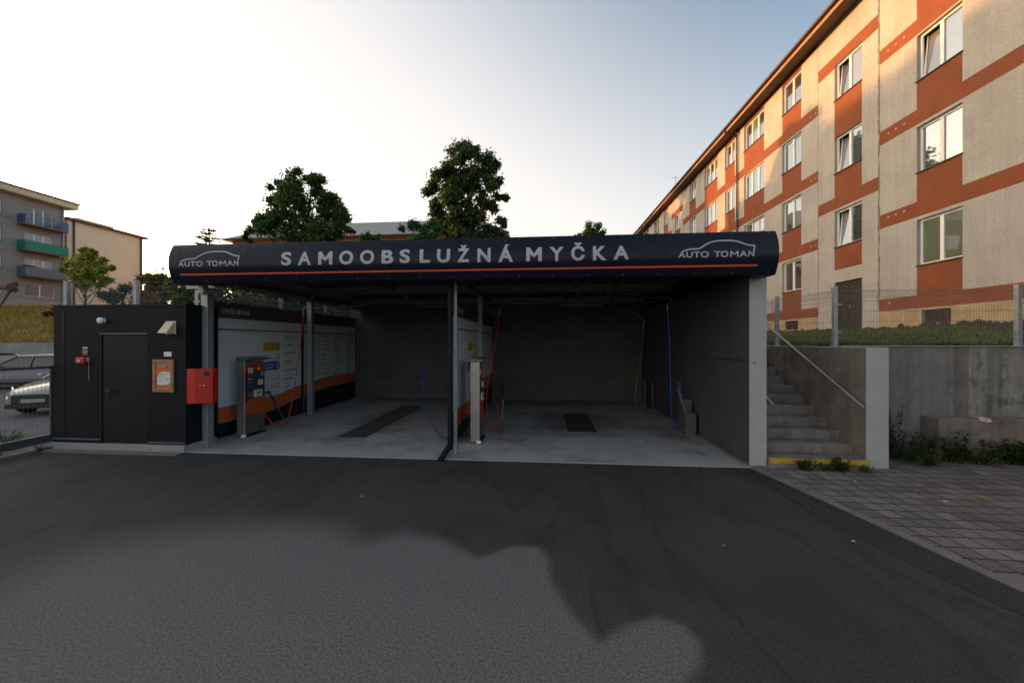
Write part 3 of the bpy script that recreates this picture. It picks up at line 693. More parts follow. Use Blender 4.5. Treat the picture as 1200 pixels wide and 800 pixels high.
pp = MB().tube([(-6.8, 11.3, 3.32), (3.45, 11.3, 3.32)], .02, 8).tube([(-4.2, 10.9, 3.28), (3.45, 10.9, 3.28)], .014, 8)
for x in frange(-6.3, 3.2, 1.4): pp.tube([(x, 11.3, 3.32), (x, 11.3, 3.66)], .006, 6)
each(pp, 'ceiling_pipe', 'beam_steel', CW)
vb = MB()
for x in (1.05, 1.80): vb.lathe((x, 9.8, 3.36), (0, 0, 1), [(0, .02), (.01, .045), (.05, .045), (.06, .02)], 12)
each(vb, 'valve', 'hose_red', CW)
vh = MB()
for x in (.98, 1.78): vh.tube([(x, 9.8, 3.18), (x, 9.8, 3.45)], .012, 8)
each(vh, 'valve_stem', 'beam_steel', CW)

# hose booms: swivel box, swan-necked arm and hose
def boom(loc, pts, label):
    t = empty('hose_boom', loc, label, 'hose boom', 'overhead hose booms')
    x, y, z = loc
    MB().box(x - .05, x + .05, y - .05, y + .05, z - .06, z + .14).lathe((x, y, z + .14), (0, 0, 1), [(0, .03), (.12, .03)], 10).build('swivel', 'stainless_dark', t, bevel=.006)
    MB().tube(smoothpath(pts, 5), .011, 8).build('arm', 'stainless', t, smooth=True)
    return t
boom((-3.79, 9.9, 3.30), [(-3.79, 9.9, 3.22), (-4.6, 9.7, 3.22), (-4.95, 9.6, 3.10), (-6.0, 9.45, 3.03), (-6.52, 9.4, 3.03), (-6.56, 9.4, 2.9)], 'steel boom arm reaching left to the red hose beside the left post')
boom((-2.85, 10.2, 3.28), [(-3.7, 10.2, 3.16), (-3.55, 10.2, 3.2), (-3.1, 10.2, 3.2), (-2.85, 10.2, 3.22)], 'short steel boom arm above the blue hose of the left wash bay')
boom((1.98, 9.6, 3.42), [(1.98, 9.6, 3.32), (2.4, 9.5, 3.33), (2.7, 9.35, 3.22), (2.95, 9.0, 3.17), (3.09, 8.9, 3.13), (3.10, 8.9, 3.05)], 'steel boom arm reaching right above the blue hose of the right wash bay')
boom((2.3, 11.8, 3.28), [(2.3, 11.8, 3.2), (2.9, 11.6, 3.0), (3.2, 11.5, 2.75), tuple(on_y(754, 381, 11.5))], 'thin boom arm above the yellow hose at the back of the right bay')
boom((-.6, 10.2, 3.3), [(-.6, 10.2, 3.2), (-.95, 9.7, 3.15), tuple(on_y(585, 362, 9.6))], 'thin boom arm above the red hose beside the divider wall')
def hose(pts, m, label, r=.013, fit=True):
    t = empty('wash_hose', tuple(pts[0]), label, 'hose', 'hoses hanging in the wash bays')
    MB().tube(smoothpath(pts, 8), r, 8).build('hose', m, t, smooth=True)
    p = Vector(pts[0]); MB().lathe(tuple(p + Vector((0, 0, -.02))), (0, 0, 1), [(0, .016), (.10, .016), (.11, .010), (.16, .010)], 8).build('fitting', 'stainless', t)
    q = Vector(pts[-1]); d = (q - Vector(pts[-2])).normalized()
    MB().lathe(tuple(q), tuple(d), [(0, .015), (.06, .015)], 8).build('fitting', 'stainless', t)
hose([(-6.56, 9.4, 2.85), (-6.60, 9.35, 2.0), (-6.58, 9.15, 1.2), (-6.55, 8.95, .55), (-6.5, 8.75, .14), (-6.42, 8.55, .045), (-6.35, 8.3, .045), (-6.4, 8.05, .16), (-6.55, 7.95, .5), (-6.62, 8.02, .74), (-6.66, 8.13, .82)], 'hose_red', 'red hose looping over the floor beside the payment terminal in the left wash bay')
def along(*q):
    return [on_y(px, py, Y) for px, py, Y in q]
hose(along((493, 356, 10.2), (494, 395, 10.1), (495, 430, 9.8), (497, 465, 9.2), (501, 485, 8.6), (509, 500, 8.2)) + [on_z(518, 512.5, .035), on_z(525, 512, .04)], 'hose_blue', 'blue hose hanging in the middle of the left wash bay')
hose(along((585, 368, 9.6), (581, 400, 9.4), (575, 430, 9.1), (571, 455, 8.9), (570.5, 480, 8.6), (575, 497, 8.35)) + [on_z(583, 506, .035), on_z(588, 509.5, .03)] + along((588.5, 497, 8.6), (584, 480, 8.9), (578, 466, 9.2)), 'hose_red', 'red hose hanging in the right wash bay beside the divider wall')
hose(along((754, 383, 11.5), (752, 415, 11.5), (747, 440, 11.4), (744.5, 460, 11.3), (745, 475, 11.2)) + [on_z(750, 484, .03), on_z(760, 486, .03), on_z(772, 485, .03)] + along((776, 479, 11.3), (771, 474.5, 11.4), (765, 473, 11.4), (770, 466, 11.5), (778, 457, 11.6)), 'hose_yellow', 'yellow hose coiled on the floor at the back right corner', .011)
hose(along((782, 362, 8.9), (784, 390, 8.88), (785.5, 430, 8.85), (786, 465, 8.8)) + [on_z(788, 497, .1), on_z(792, 502.5, .04), on_z(796, 502, .05)] + along((799, 485, 8.5), (800, 470, 8.5), (797.5, 458, 8.55), (792, 446, 8.7)), 'hose_blue', 'blue hose hanging beside the dark right wall', .013)

# spray lances in their holders
def lance(base, top, m_tip, label, hcol='rubber'):
    b, t_ = Vector(base), Vector(top)
    t = empty('spray_lance', tuple(b), label, 'spray lance')
    d = (t_ - b); L = d.length; d.normalize()
    MB().tube([b, b + d * L * .62], .022, 10).build('holder_tube', 'stainless_dark', t)
    MB().tube([b + d * L * .55, b + d * L * .95], .016, 8).build('lance_pipe', 'rubber', t)
    g = MB(); e = b + d * L * .95
    g.tube([e, e + d * .05], .024, 8); g.tube([e + d * .02, e + d * .03 + Vector((-.02, -.12, .0)), e + d * .0 + Vector((-.03, -.22, -.06))], [.024, .02, .016], 8)
    g.build('trigger_grip', hcol, t)
    MB().lathe(tuple(b), (0, 0, 1), [(0, .035), (.02, .035)], 10).build('foot_plate', 'stainless', t)
lance((-6.74, 8.92, .025), (-6.78, 8.42, .86), 'x', 'spray lance leaning in its tube holder against the left wall')
lance((-1.0, 9.05, .025), (-.98, 9.35, .95), 'x', 'spray lance in its tube holder by the divider wall of the right bay')
lance(tuple(on_y(806, 488, 8.3)), tuple(on_y(787, 436, 8.75)), 'x', 'black spray lance rising from the steel holder by the right wall')
lp = MB().box(-1.22, -.98, 9.4, 9.46, .5, 1.05); tag(lp.build('splash_guard', 'rubber', bevel=.01), 'black splash guard plate behind the payment terminal of the right bay', 'splash guard')
# steel bin holders on the right
def holder(x, y, h, label):
    t = empty('lance_holder', (x, y, 0), label, 'holder')
    b = MB(); b.box(x - .10, x + .10, y - .13, y - .12, .02, h).box(x - .10, x + .12, y + .12, y + .13, .02, h + .28).box(x - .11, x - .10, y - .13, y + .13, .02, h).box(x + .10, x + .11, y - .13, y + .13, .02, h).box(x - .1, x + .1, y - .12, y + .12, .02, .04)
    b.build('box', 'stainless_dark', t, bevel=.004)
    MB().box(x - .1, x + .1, y - .10, y + .10, .2, h - .06).build('insert', 'rubber', t)
holder(3.30, 8.36, .50, 'grey steel lance holder box standing against the dark right wall')
rk = MB().box(3.30, 3.34, 8.9, 8.94, .03, 1.15).box(3.28, 3.36, 8.88, 8.96, .02, .03); tag(rk.build('holder_post', 'stainless_dark'), 'thin steel holder post beside the blue hose on the right wall', 'post')
rk = MB().box(3.38, 3.42, 11.3, 11.34, .03, .85).box(3.20, 3.24, 11.5, 11.54, .03, .85).box(3.18, 3.44, 11.28, 11.56, .02, .03); tag(rk.build('holder_post', 'stainless_dark'), 'double steel holder post behind the yellow hose', 'post')

# ------------------------------------------------------------------ programme boards
def band_z(y, rear):
    """centre height of the orange stripe along the board (0..1 runs front to back)"""
    return .535 if not rear else .70 + .15 * sm(0, .35, y)
def board(X, y0, y1, rear, label, logo=True):
    o = empty('programme_board', (X, y0, 0), label, 'sign board', 'programme boards in the wash bays')
    b = MB(); n = 28
    MB().box(X - .02, X - .002, y0, y1, .08, 2.955).build('backing', 'board_edge', o)
    prev = None
    for k in range(n + 1):
        t = k / n; y = y0 + (y1 - y0) * t
        zc = (.52 + .16 * sm(.55, 1.0, t)) if not rear else (.70 + .12 * sm(0, .45, t))
        cur = (y, [.08, zc - .19, zc - .16, zc + .13, zc + .165, 2.34, 2.385, 2.61, 2.955])
        if prev:
            for q, mi in enumerate((0, 1, 2, 1, 3, 4, 3, 5)):
                b.face([(X, prev[0], prev[1][q]), (X, cur[0], cur[1][q]), (X, cur[0], cur[1][q + 1]), (X, prev[0], prev[1][q + 1])], mi)
        prev = cur
    b.build('panel', ['board_black', 'board_edge', 'board_orange', 'board_white', 'board_line', 'board_dark'], o)
    return o
def board_text(o, X, body, y0, y1, z0, z1, m, off=.02, name='lettering'):
    v, f = text_mesh(body, off); v = fit_text(v, (y0, y1, z0, z1)); mb = MB(); mb.v = [(X, p[0], p[1]) for p in v]; mb.f = f; mb.m = [0] * len(f)
    return mb.build(name, m, o)
def scribble(mb, X, y0, y1, z, h, m, rnd):
    """a line of print too small to read: short dark dashes"""
    y = y0
    while y < y1:
        l = rnd.uniform(.03, .09); mb.face([(X, y, z), (X, min(y + l, y1), z), (X, min(y + l, y1), z + h), (X, y, z + h)], m); y += l + .02
def fill_board(o, X, ys, rnd):
    """ys: y of the tag column and of the text column"""
    ya, yb = ys
    tg = MB()
    tg.prism([(X + .003, ya, 1.86), (X + .003, ya + .57, 1.86), (X + .003, ya + .57, 2.08), (X + .003, ya, 2.08)], (.003, 0, 0), 0)
    tg.build('yellow_tag', 'tag_yellow', o)
    tb = MB(); pts = [(X + .003, ya, 1.37), (X + .003, ya + .50, 1.37), (X + .003, ya + .56, 1.42), (X + .003, ya + .58, 1.48), (X + .003, ya + .56, 1.54), (X + .003, ya + .50, 1.59), (X + .003, ya, 1.59)]
    tb.prism(pts, (.003, 0, 0), 0); tb.build('blue_tag', 'tag_blue', o)
    t = MB(); Xi = X + .009
    for z in (1.99, 1.91): scribble(t, Xi, ya + .05, ya + .34, z, .022, 0, rnd)
    for z in (1.50, 1.42): scribble(t, Xi, ya + .05, ya + .34, z, .022, 3, rnd)
    for k, z in enumerate((1.72, 1.18, .97, .76)):
        scribble(t, X + .004, ya + .04, ya + .46, z - .055, .014, 1, rnd); scribble(t, X + .004, ya + .04, ya + .16, z + .03, .014, 1, rnd)
    for k, z in enumerate((2.22, 2.0, 1.77, 1.54, 1.31, 1.08, .87)):
        l = (.17, .24, .42, .25, .44, .32, .22)[k]
        scribble(t, X + .004, yb, yb + l, z, .035, 0, rnd)
        for q in (1, 2, 3): scribble(t, X + .004, yb, yb + rnd.uniform(.12, .36), z - .04 * q, .012, 2, rnd)
        t.face([(X + .004, yb - .08, z - .02), (X + .004, yb - .06, z - .02), (X + .004, yb - .06, z + .02), (X + .004, yb - .08, z + .02)], 1)
    t.build('print', ['ink', 'ink_red', 'ink_grey', 'board_white'], o)
    board_text(o, Xi, '3', ya + .43, ya + .52, 1.91, 2.03, 'ink'); board_text(o, Xi, 'O', ya + .43, ya + .53, 1.42, 1.54, 'board_white')
    board_text(o, X + .004, '2', ya + .47, ya + .56, 1.64, 1.77, 'ink_red')
    for z in (1.18, .97): board_text(o, X + .004, 'C', ya + .47, ya + .56, z - .06, z + .06, 'ink_red')
rnd = random.Random(3)
def logo(o, X, y0):
    board_text(o, X + .004, 'redc', y0, y0 + .36, 2.71, 2.86, 'logo_grey', .03); board_text(o, X + .004, 'nst', y0 + .49, y0 + .74, 2.71, 2.84, 'logo_grey', .03)
    d = MB(); yc = y0 + .425; pts = [(X + .004, yc, 2.85)] + [(X + .004, yc + .05 * math.sin(a), 2.755 - .05 * math.cos(a)) for a in [R(k) for k in range(110, -111, -22)]]
    d.face(pts); d.build('logo_drop', 'logo_grey', o)
b1 = board(-6.90, 6.98, 9.80, False, 'tall white programme board with yellow and blue tags behind the left payment terminal'); fill_board(b1, -6.90, (8.38, 9.13), rnd); logo(b1, -6.90, 7.23)
b2 = board(-6.90, 9.93, 12.80, True, 'dim rear board with columns of small print on the left wall')
t = MB()
for yb, n in ((10.75, 9), (11.4, 13), (12.2, 13)):
    for k in range(n):
        z = 2.28 - k * (1.35 / n); scribble(t, -6.896, yb, yb + rnd.uniform(.25, .6), z, .022, 0, rnd); scribble(t, -6.896, yb, yb + rnd.uniform(.2, .5), z - .045, .012, 2, rnd)
        if yb < 11: t.face([(-6.896, yb - .14, z), (-6.896, yb - .09, z), (-6.896, yb - .09, z + .04), (-6.896, yb - .14, z + .04)], 1)
scribble(t, -6.896, 11.55, 12.7, .42, .02, 3, rnd)
t.build('print', ['ink', 'ink_red', 'ink_grey', 'board_edge'], b2)
b3 = board(-1.75, 7.0, 9.80, False, 'white programme board with yellow tag on the centre divider wall'); fill_board(b3, -1.75, (8.42, 9.1), rnd); logo(b3, -1.75, 7.25)
b4 = board(-1.75, 9.93, 12.80, True, 'dim rear board on the centre divider wall behind the second terminal')

# ------------------------------------------------------------------ payment terminals
def terminal(x, y, label):
    """stands beside the wall, front towards +X; side plate towards the camera"""
    t = empty('payment_terminal', (0, 0, 0), label, 'payment terminal', 'payment terminals')
    MB().box(-.15, .0, -.015, .0, .03, 1.64).box(-.15, -.14, 0, .55, .03, 1.64).box(-.15, .0, .55, .565, .03, 1.64).box(-.14, .0, 0, .55, 1.56, 1.62).build('body', 'stainless', t, bevel=.006)
    MB().box(-.155, .035, -.035, -.016, .03, 1.66).build('side_plate', 'stainless', t, bevel=.01)
    h = MB(); h.prism([(-.165, -.05, 1.66), (.05, -.05, 1.66), (.13, -.05, 1.71), (-.165, -.05, 1.745)], (0, .66, 0)); h.build('hood', 'stainless_dark', t, bevel=.006)
    MB().box(-.02, .012, .0, .55, .64, 1.56).build('control_panel', 'panel_navy', t)
    MB().box(-.02, .016, .002, .548, 1.42, 1.557).build('header_panel', 'panel_red', t)
    f = MB(); f.prism([(.014, .0, .5), (.014, .55, .42), (.014, .55, .86), (.014, .0, .76)], (.004, 0, 0)); fo = f.build('orange_panel', 'panel_orange', t)
    MB().box(-.02, .012, .0, .55, .05, .64 - .02).build('lower_door', 'stainless_dark', t)
    MB().box(-.16, .06, -.01, .57, .0, .03).build('base_plate', 'rubber', t)
    MB().box(.012, .03, .08, .19, 1.38, 1.50).build('coin_slot', 'cream', t)
    MB().box(.016, .022, .28, .46, 1.44, 1.53).build('display', 'panel_red', t)
    MB().lathe((.022, .36, 1.47), (1, 0, 0), [(0, .025), (.006, .025)], 10).build('display_light', 'display_red', t)
    MB().box(.012, .04, .36, .47, 1.10, 1.22).box(.04, .043, .39, .44, 1.12, 1.19).build('coin_return', 'cream', t)
    r = MB().box(.012, .05, .24, .44, .84, 1.0); ro = r.build('receipt_tray', 'cream', t); MB().box(.05, .054, .28, .36, .91, .94).box(.05, .054, .36, .39, .93, .96).build('slot', 'rubber', ro)
    for z, m_ in ((1.33, 'hose_red'), (1.25, 'tag_yellow'), (1.17, 'hose_red'), (1.07, 'hose_blue'), (.96, 'hose_red'), (.88, 'hose_red'), (.80, 'hose_red')):
        MB().lathe((.012, .11, z), (1, 0, 0), [(0, .024), (.012, .024), (.016, .018)], 12).build('button', m_, t)
        MB().box(.0125, .0145, .16, .25, z - .008, z + .008).build('button_label', 'ink_grey', t)
    MB().box(.012, .02, .44, .50, 1.30, 1.40).box(.012, .018, .46, .52, .78, .80).build('card_reader', 'keypad_grey', t)
    MB().lathe((.02, -.05, .02), (0, 0, 1), [(0, .05), (.05, .05)], 10).build('foot', 'plastic_white', t)
    t.location = (x, y, .02)
    return t
t1 = terminal(-6.42, 7.28, 'steel payment terminal with red and navy front beside the white left wall board')
t2 = copy_tree(t1); t2.location = (-1.285, 7.24, .02); t2['label'] = 'steel payment terminal seen edge-on beside the centre divider'

# drains
def drain(x0, x1, y0, y1, label, bars=True):
    t = empty('drain_grate', (x0, y0, 0), label, 'drain')
    f = MB(); f.box(x0, x1, y0, y0 + .03, .0, .029).box(x0, x1, y1 - .03, y1, .0, .029).box(x0, x0 + .03, y0 + .03, y1 - .03, .0, .029).box(x1 - .03, x1, y0 + .03, y1 - .03, .0, .029); f.build('frame', 'grate', t)
    g = MB().box(x0 + .03, x1 - .03, y0 + .03, y1 - .03, .0, .0245)
    for y in frange(y0 + .05, y1 - .05, .06): g.box(x0 + .03, x1 - .03, y, y + .022, .0245, .028)
    g.build('grille', 'grille_wet' if bars else 'grate', t)
drain(-4.42, -3.80, 7.48, 11.2, 'long dark drain grate sunk in the left bay floor')
drain(.62, 1.28, 8.35, 10.4, 'wet dark drain channel in the right bay floor', False)

# ================================================================== SERVICE ROOM
SR = empty('service_room', (-8.1, 6.25, 0), 'anthracite clad service cabin with a flush metal door beside the car wash', 'cabin')
XL, XR, YF, YB, ZT = -9.50, -6.70, 6.25, 8.15, 2.78
DX0, DX1, DZ0, DZ1 = -8.46, -7.49, .15, 2.24
b = MB(); b.prism([(XL, YF, DZ1), (XR, YF, DZ1), (XR, 6.93, DZ1), (-7.13, 6.93, DZ1), (-7.13, YB, DZ1), (XL, YB, DZ1)], (0, 0, ZT - DZ1)); b.box(XL, DX0, YF, YB, .14, DZ1 - .001).prism([(DX1, YF, .14), (XR, YF, .14), (XR, 6.93, .14), (-7.13, 6.93, .14), (-7.13, YB, .14), (DX1, YB, .14)], (0, 0, DZ1 - .141)).box(DX0, DX1, YF + .08, YB, .14, DZ1 - .001)
b.build('wall', 'anthracite_render', SR)
MB().prism([(XL - .015, YF - .015, ZT), (XR + .015, YF - .015, ZT), (XR + .015, 6.945, ZT), (-7.115, 6.945, ZT), (-7.115, YB + .015, ZT), (XL - .015, YB + .015, ZT)], (0, 0, .03)).build('roof', 'anthracite_metal', SR)
MB().box(XL + .02, XR - .0, YF - .03, 6.9, 0, .138).build('plinth', 'concrete', SR, bevel=.006)
door = MB().box(DX0 + .01, DX1 - .01, YF + .012, YF + .06, DZ0, DZ1 - .01).build('door', 'anthracite_metal', SR, bevel=.004)
MB().box(-8.36, -8.30, YF - .002, YF + .012, 1.12, 1.20).tube([(-8.33, YF + .01, 1.15), (-8.33, YF - .045, 1.15), (-8.18, YF - .045, 1.15)], .012, 8).build('handle', 'rubber', door)
lk = MB().lathe((-8.33, YF + .012, 1.02), (0, -1, 0), [(0, .03), (.015, .026)], 12).lathe((-8.33, YF + .012, 1.62), (0, -1, 0), [(0, .025), (.012, .02)], 12); each(lk, 'lock', 'rubber', door)
hg = MB().box(DX1 - .012, DX1 + .012, YF - .008, YF + .012, .3, .42).box(DX1 - .012, DX1 + .012, YF - .008, YF + .012, 1.9, 2.02); each(hg, 'hinge', 'anthracite_metal', door)
MB().box(DX0 - .02, DX1 + .02, YF - .025, YF - .002, DZ1, DZ1 + .02).build('drip_edge', 'fence_steel', SR)
MB().box(XL, DX0 - .02, YF - .018, YF - .002, .20, .225).box(DX1 + .02, XR, YF - .018, YF - .002, .17, .19).build('base_trim', 'fence_steel', SR)
MB().box(-9.33, -9.27, YF - .004, YF - .001, .2, 2.7).build('corner_trim', 'anthracite_metal', SR)
# things fixed on it
t = empty('security_camera', (-8.42, YF, 2.5), 'small white dome camera high on the service cabin wall above the door', 'camera')
MB().lathe((-8.42, YF, 2.5), (0, -1, 0), [(0, .055), (.03, .055), (.045, .05)], 16).build('mount', 'plastic_white', t, smooth=True, angle=40)
mb = MB(); mb.lathe((-8.42, YF - .045, 2.5), (0, -1, 0), [(0, .062), (.02, .06), (.035, .05), (.046, .02)], 16); mb.build('dome', 'plastic_white', t, smooth=True)
MB().lathe((-8.47, YF - .075, 2.495), (-.8, -.6, 0), [(0, .025), (.03, .025)], 12).build('lens', 'rubber', t)
t = empty('vent_hood', (-6.98, YF, 2.28), 'cream wedge-shaped vent hood near the top right of the service cabin', 'vent')
xh, zh = -7.0, 2.36
mb = MB(); mb.prism([(xh - .09, YF, zh - .11), (xh - .09, YF, zh + .11), (xh - .09, YF - .03, zh + .11), (xh - .09, YF - .17, zh - .09), (xh - .09, YF - .17, zh - .11)], (.18, 0, 0)); mb.build('hood', 'cream', t, bevel=.006)
MB().box(xh - .105, xh + .105, YF - .012, YF - .001, zh - .125, zh + .125).build('flange', 'cream', t, bevel=.003)
t = MB().box(-7.14, -6.985, YF - .012, YF - .001, 1.815, 1.905); tag(t.build('plate', 'plastic_white', bevel=.003), 'small blank white plate above the poster on the service cabin', 'sign')
t = empty('notice_board', (-7.15, YF, 1.1), 'wood-framed notice board with an orange and white poster on the dark cabin', 'notice board')
x0, x1, z0, z1 = -7.36, -6.93, 1.14, 1.76
MB().box(x0, x0 + .06, YF - .03, YF - .001, z0, z1).box(x1 - .06, x1, YF - .03, YF - .001, z0, z1).box(x0 + .06, x1 - .06, YF - .03, YF - .001, z0, z0 + .06).box(x0 + .06, x1 - .06, YF - .03, YF - .001, z1 - .06, z1).build('frame', 'wood_frame', t, bevel=.004)
MB().box(x0 + .06, x1 - .06, YF - .012, YF - .001, z0 + .06, z1 - .06).build('poster', 'poster_orange', t)
pw = MB(); yy = YF - .015
pw.face([(x0 + .085, yy, z0 + .15), (x0 + .09, yy, z0 + .29), (x0 + .14, yy, z0 + .36), (x0 + .22, yy, z0 + .39), (x1 - .075, yy, z0 + .37), (x1 - .075, yy, z0 + .18), (x1 - .14, yy, z0 + .14), (x0 + .15, yy, z0 + .13)], 0)
pw.face([(x0 + .09, yy, z1 - .155), (x1 - .12, yy, z1 - .155), (x1 - .12, yy, z1 - .105), (x0 + .09, yy, z1 - .105)], 1)
for k in range(5): scribble(pw, 0, 0, 0, 0, 0, 1, rnd)
pt = pw.build('poster_print', ['poster_white', 'ink', 'poster_red'], t)
pl = MB()
def hs(x_0, x_1, z, h, m):
    x = x_0
    while x < x_1:
        l = rnd.uniform(.015, .04); pl.face([(x, YF - .018, z), (min(x + l, x_1), YF - .018, z), (min(x + l, x_1), YF - .018, z + h), (x, YF - .018, z + h)], m); x += l + .012
hs(x0 + .14, x0 + .26, z0 + .33, .012, 0); hs(x0 + .13, x0 + .24, z0 + .29, .010, 0); hs(x0 + .27, x1 - .09, z0 + .24, .014, 0); hs(x0 + .12, x0 + .22, z0 + .21, .008, 0); hs(x0 + .09, x1 - .08, z0 + .105, .012, 0)
hs(x0 + .10, x1 - .14, z1 - .14, .02, 1); hs(x0 + .09, x0 + .2, z1 - .20, .012, 2); hs(x0 + .2, x1 - .1, z1 - .19, .02, 2)
pl.build('poster_print', ['ink', 'poster_white', 'poster_red'], t)
t = empty('alarm_bell', (-8.62, YF, 1.65), 'small red alarm box with a colourful sticker above it, left of the cabin door', 'alarm')
ax = -8.84
mb = MB(); mb.lathe((ax, YF - .001, 1.74), (0, -1, 0), [(0, .10), (.05, .10), (.075, .085), (.085, .05)], 20)
mb = MB(); mb.box(ax - .10, ax + .10, YF - .08, YF - .001, 1.67, 1.80); mb.build('housing', 'alarm_red', t, bevel=.03)
MB().box(ax - .02, ax + .02, YF - .084, YF - .0805, 1.71, 1.75).build('mark', 'plastic_white', t)
st_ = MB()
for k, m_ in enumerate((0, 1, 2, 3)): st_.box(ax - .02, ax + .085, YF - .008, YF - .001, 1.96 - .04 * k, 1.998 - .04 * k, m_)
st_.build('sticker', ['tag_yellow', 'tag_blue', 'sticker_green', 'panel_red'], t)
MB().box(ax + .10, ax + .13, YF - .03, YF - .001, 1.72, 1.79).tube([(ax + .12, YF - .012, 1.72), (ax + .12, YF - .012, 1.35)], .005, 6).build('cable', 'keypad_grey', t)
t = empty('red_cabinet', (-6.55, 6.3, .9), 'red wall cabinet with a black lock fixed between the cabin and the left post', 'cabinet')
MB().prism([(-6.70, 6.26, .92), (-6.52, 6.26, .92), (-6.30, 6.40, .92), (-6.30, 6.50, .92), (-6.70, 6.50, .92)], (0, 0, .66)).build('box', 'alarm_red', t, bevel=.006)
def on_front(u):  # along the slanted front
    return (-6.52 + .22 * u, 6.26 + .14 * u)
mb = MB(); a = on_front(.52); b_ = on_front(.80); mb.prism([(a[0], a[1] - .004, 1.44), (b_[0], b_[1] - .004, 1.44), (b_[0], b_[1] - .004, 1.52), (a[0], a[1] - .004, 1.52)], (.005, -.008, 0)); mb.build('vent', 'rubber', t)
mb = MB(); a = on_front(.25); b_ = on_front(.36); mb.prism([(a[0], a[1] - .004, 1.25), (b_[0], b_[1] - .004, 1.25), (b_[0], b_[1] - .004, 1.275), (a[0], a[1] - .004, 1.275)], (.005, -.008, 0)); a = on_front(.45); b_ = on_front(.56); mb.prism([(a[0], a[1] - .004, 1.25), (b_[0], b_[1] - .004, 1.25), (b_[0], b_[1] - .004, 1.275), (a[0], a[1] - .004, 1.275)], (.005, -.008, 0)); mb.build('lock', 'stainless', t)

# ================================================================== STAIRS, RETAINING WALLS
N = 12; rise = 2.0 / N; tread = .293
stp = MB()
prof = [(6.31, 0)]
for k in range(N): prof += [(6.31 + tread * k, rise * (k + 1)), (6.31 + tread * (k + 1), rise * (k + 1))]
poly = [(3.80, y, z) for y, z in prof] + [(3.80, prof[-1][0], 0)]
ST = empty('concrete_stairs', (4.5, 6.31, 0), 'worn concrete steps climbing between the car wash and the retaining wall', 'stairs')
for k in range(N):
    y0 = 6.31 + tread * k
    MB().box(3.79, 5.335, y0 - .012, 9.83 + .003 * k, rise * k + (.002 if k else 0), rise * (k + 1)).build('step', 'concrete_step', ST, bevel=.01)
MB().box(3.793, 5.332, 6.294, 6.297, rise - .085, rise - .003).build('yellow_nosing', 'nosing_yellow', ST)
def rail(pts, label, brk):
    t = empty('handrail', tuple(pts[0]), label, 'handrail', 'steel handrails of the stairs')
    MB().tube(pts, .022, 12).build('rail', 'stainless', t, smooth=True, angle=40)
    b = MB()
    for a, c in brk: b.tube([a, c], .009, 6)
    each(b, 'bracket', 'stainless', t)
sl = (2.41 - 1.03) / (8.67 - 6.28)
rail([(5.22, 6.26, 1.02), (5.22, 9.9, 1.02 + sl * 3.64)], 'long sloping handrail on the retaining wall side of the stairs', [((5.22, y, 1.0 + sl * (y - 6.26)), (5.34, y, .97 + sl * (y - 6.26))) for y in (6.7, 8.2, 8.9)])
rail([(3.90, 6.38, 1.02), (3.90, 9.9, 1.02 + sl * 3.5)], 'handrail on the car wash side of the stairs, only its end showing', [((3.90, y, 1.0 + sl * (y - 6.38)), (3.78, y, .97 + sl * (y - 6.38))) for y in (6.9, 8.2, 9.4)])
SW = empty('stair_wall', (5.5, 6.4, 0), 'tall concrete side wall of the stairs ending in a pale pillar face', 'wall')
o = MB().box(5.34, 5.69, 6.37, 9.83, 0, 2.0).build('wall', ['concrete_pale', 'concrete_warm'], SW, bevel=.008)
for p in o.data.polygons:
    if abs(p.normal.x) > .9: p.material_index = 1
jm = MB()
for y in (7.0, 8.05, 8.6): jm.box(5.337, 5.34, y, y + .012, .3, 1.99)
for y, z in ((6.45, 1.85), (6.95, 1.86), (8.5, 1.75)): jm.lathe((5.34, y, z), (-1, 0, 0), [(0, .018), (.002, .018)], 8)
jm.build('formwork_joint', 'joint_grey', SW)
RT = empty('retaining_wall', (8, 7.3, 0), 'weathered concrete retaining wall with dark streaks below the lawn fence', 'wall')
MB().box(5.69, 7.36, 7.30, 7.60, 0, 1.995).build('pale_panel', 'concrete_retaining', RT, bevel=.008)
MB().box(7.363, 7.66, 7.305, 7.60, 0, 2.0).build('pale_panel', 'concrete_retaining', RT, bevel=.006)
MB().box(7.663, 7.88, 7.308, 7.60, 0, 1.998).build('patched_panel', 'concrete_warm', RT, bevel=.006)
MB().box(7.883, 14, 7.30, 7.60, 0, 2.0).build('stained_panel', 'concrete_stained', RT, bevel=.008)
jm = MB(); jm.box(6.82, 6.83, 7.296, 7.30, .2, 1.99); jm.lathe((6.3, 7.3, 1.82), (0, -1, 0), [(0, .015), (.002, .015)], 8).lathe((7.2, 7.3, 1.75), (0, -1, 0), [(0, .015), (.002, .015)], 8)
jm.build('formwork_joint', 'joint_grey', RT)
MB().box(5.69, 14, 7.27, 7.62, 2.0, 2.02).build('coping_edge', 'concrete', RT, bevel=.005)
o = MB().box(7.06, 13, 6.98, 7.295, 0, .73).build('concrete_bench', 'concrete_warm', bevel=.02); tag(o, 'low stained concrete ledge running along the foot of the retaining wall', 'ledge')
o = MB(); o.grid(frange(7.72, 7.90, .03), frange(6.96, 7.12, .04), lambda x, y: .742 + .02 * mnoise.noise(Vector((x * 14, y * 14, 5))) - (.05 if y < 6.99 else 0)); o = o.build('paper_scrap', 'litter_pink'); tag(o, 'crumpled pink paper scrap lying on the concrete ledge', 'litter')
LW = empty('retaining_wall', (-30, 18.6, 0), 'long grey concrete wall behind the parked cars under the dry bank', 'wall')
for x0 in range(-60, -16, 4): MB().box(x0, x0 + 3.98, 18.45, 18.75, 0, 2.02).build('panel', 'concrete', LW, bevel=.01)
LW2 = empty('retaining_wall', (-14, 13.5, 0), 'concrete retaining wall hidden behind the service cabin carrying the tall fence', 'wall')
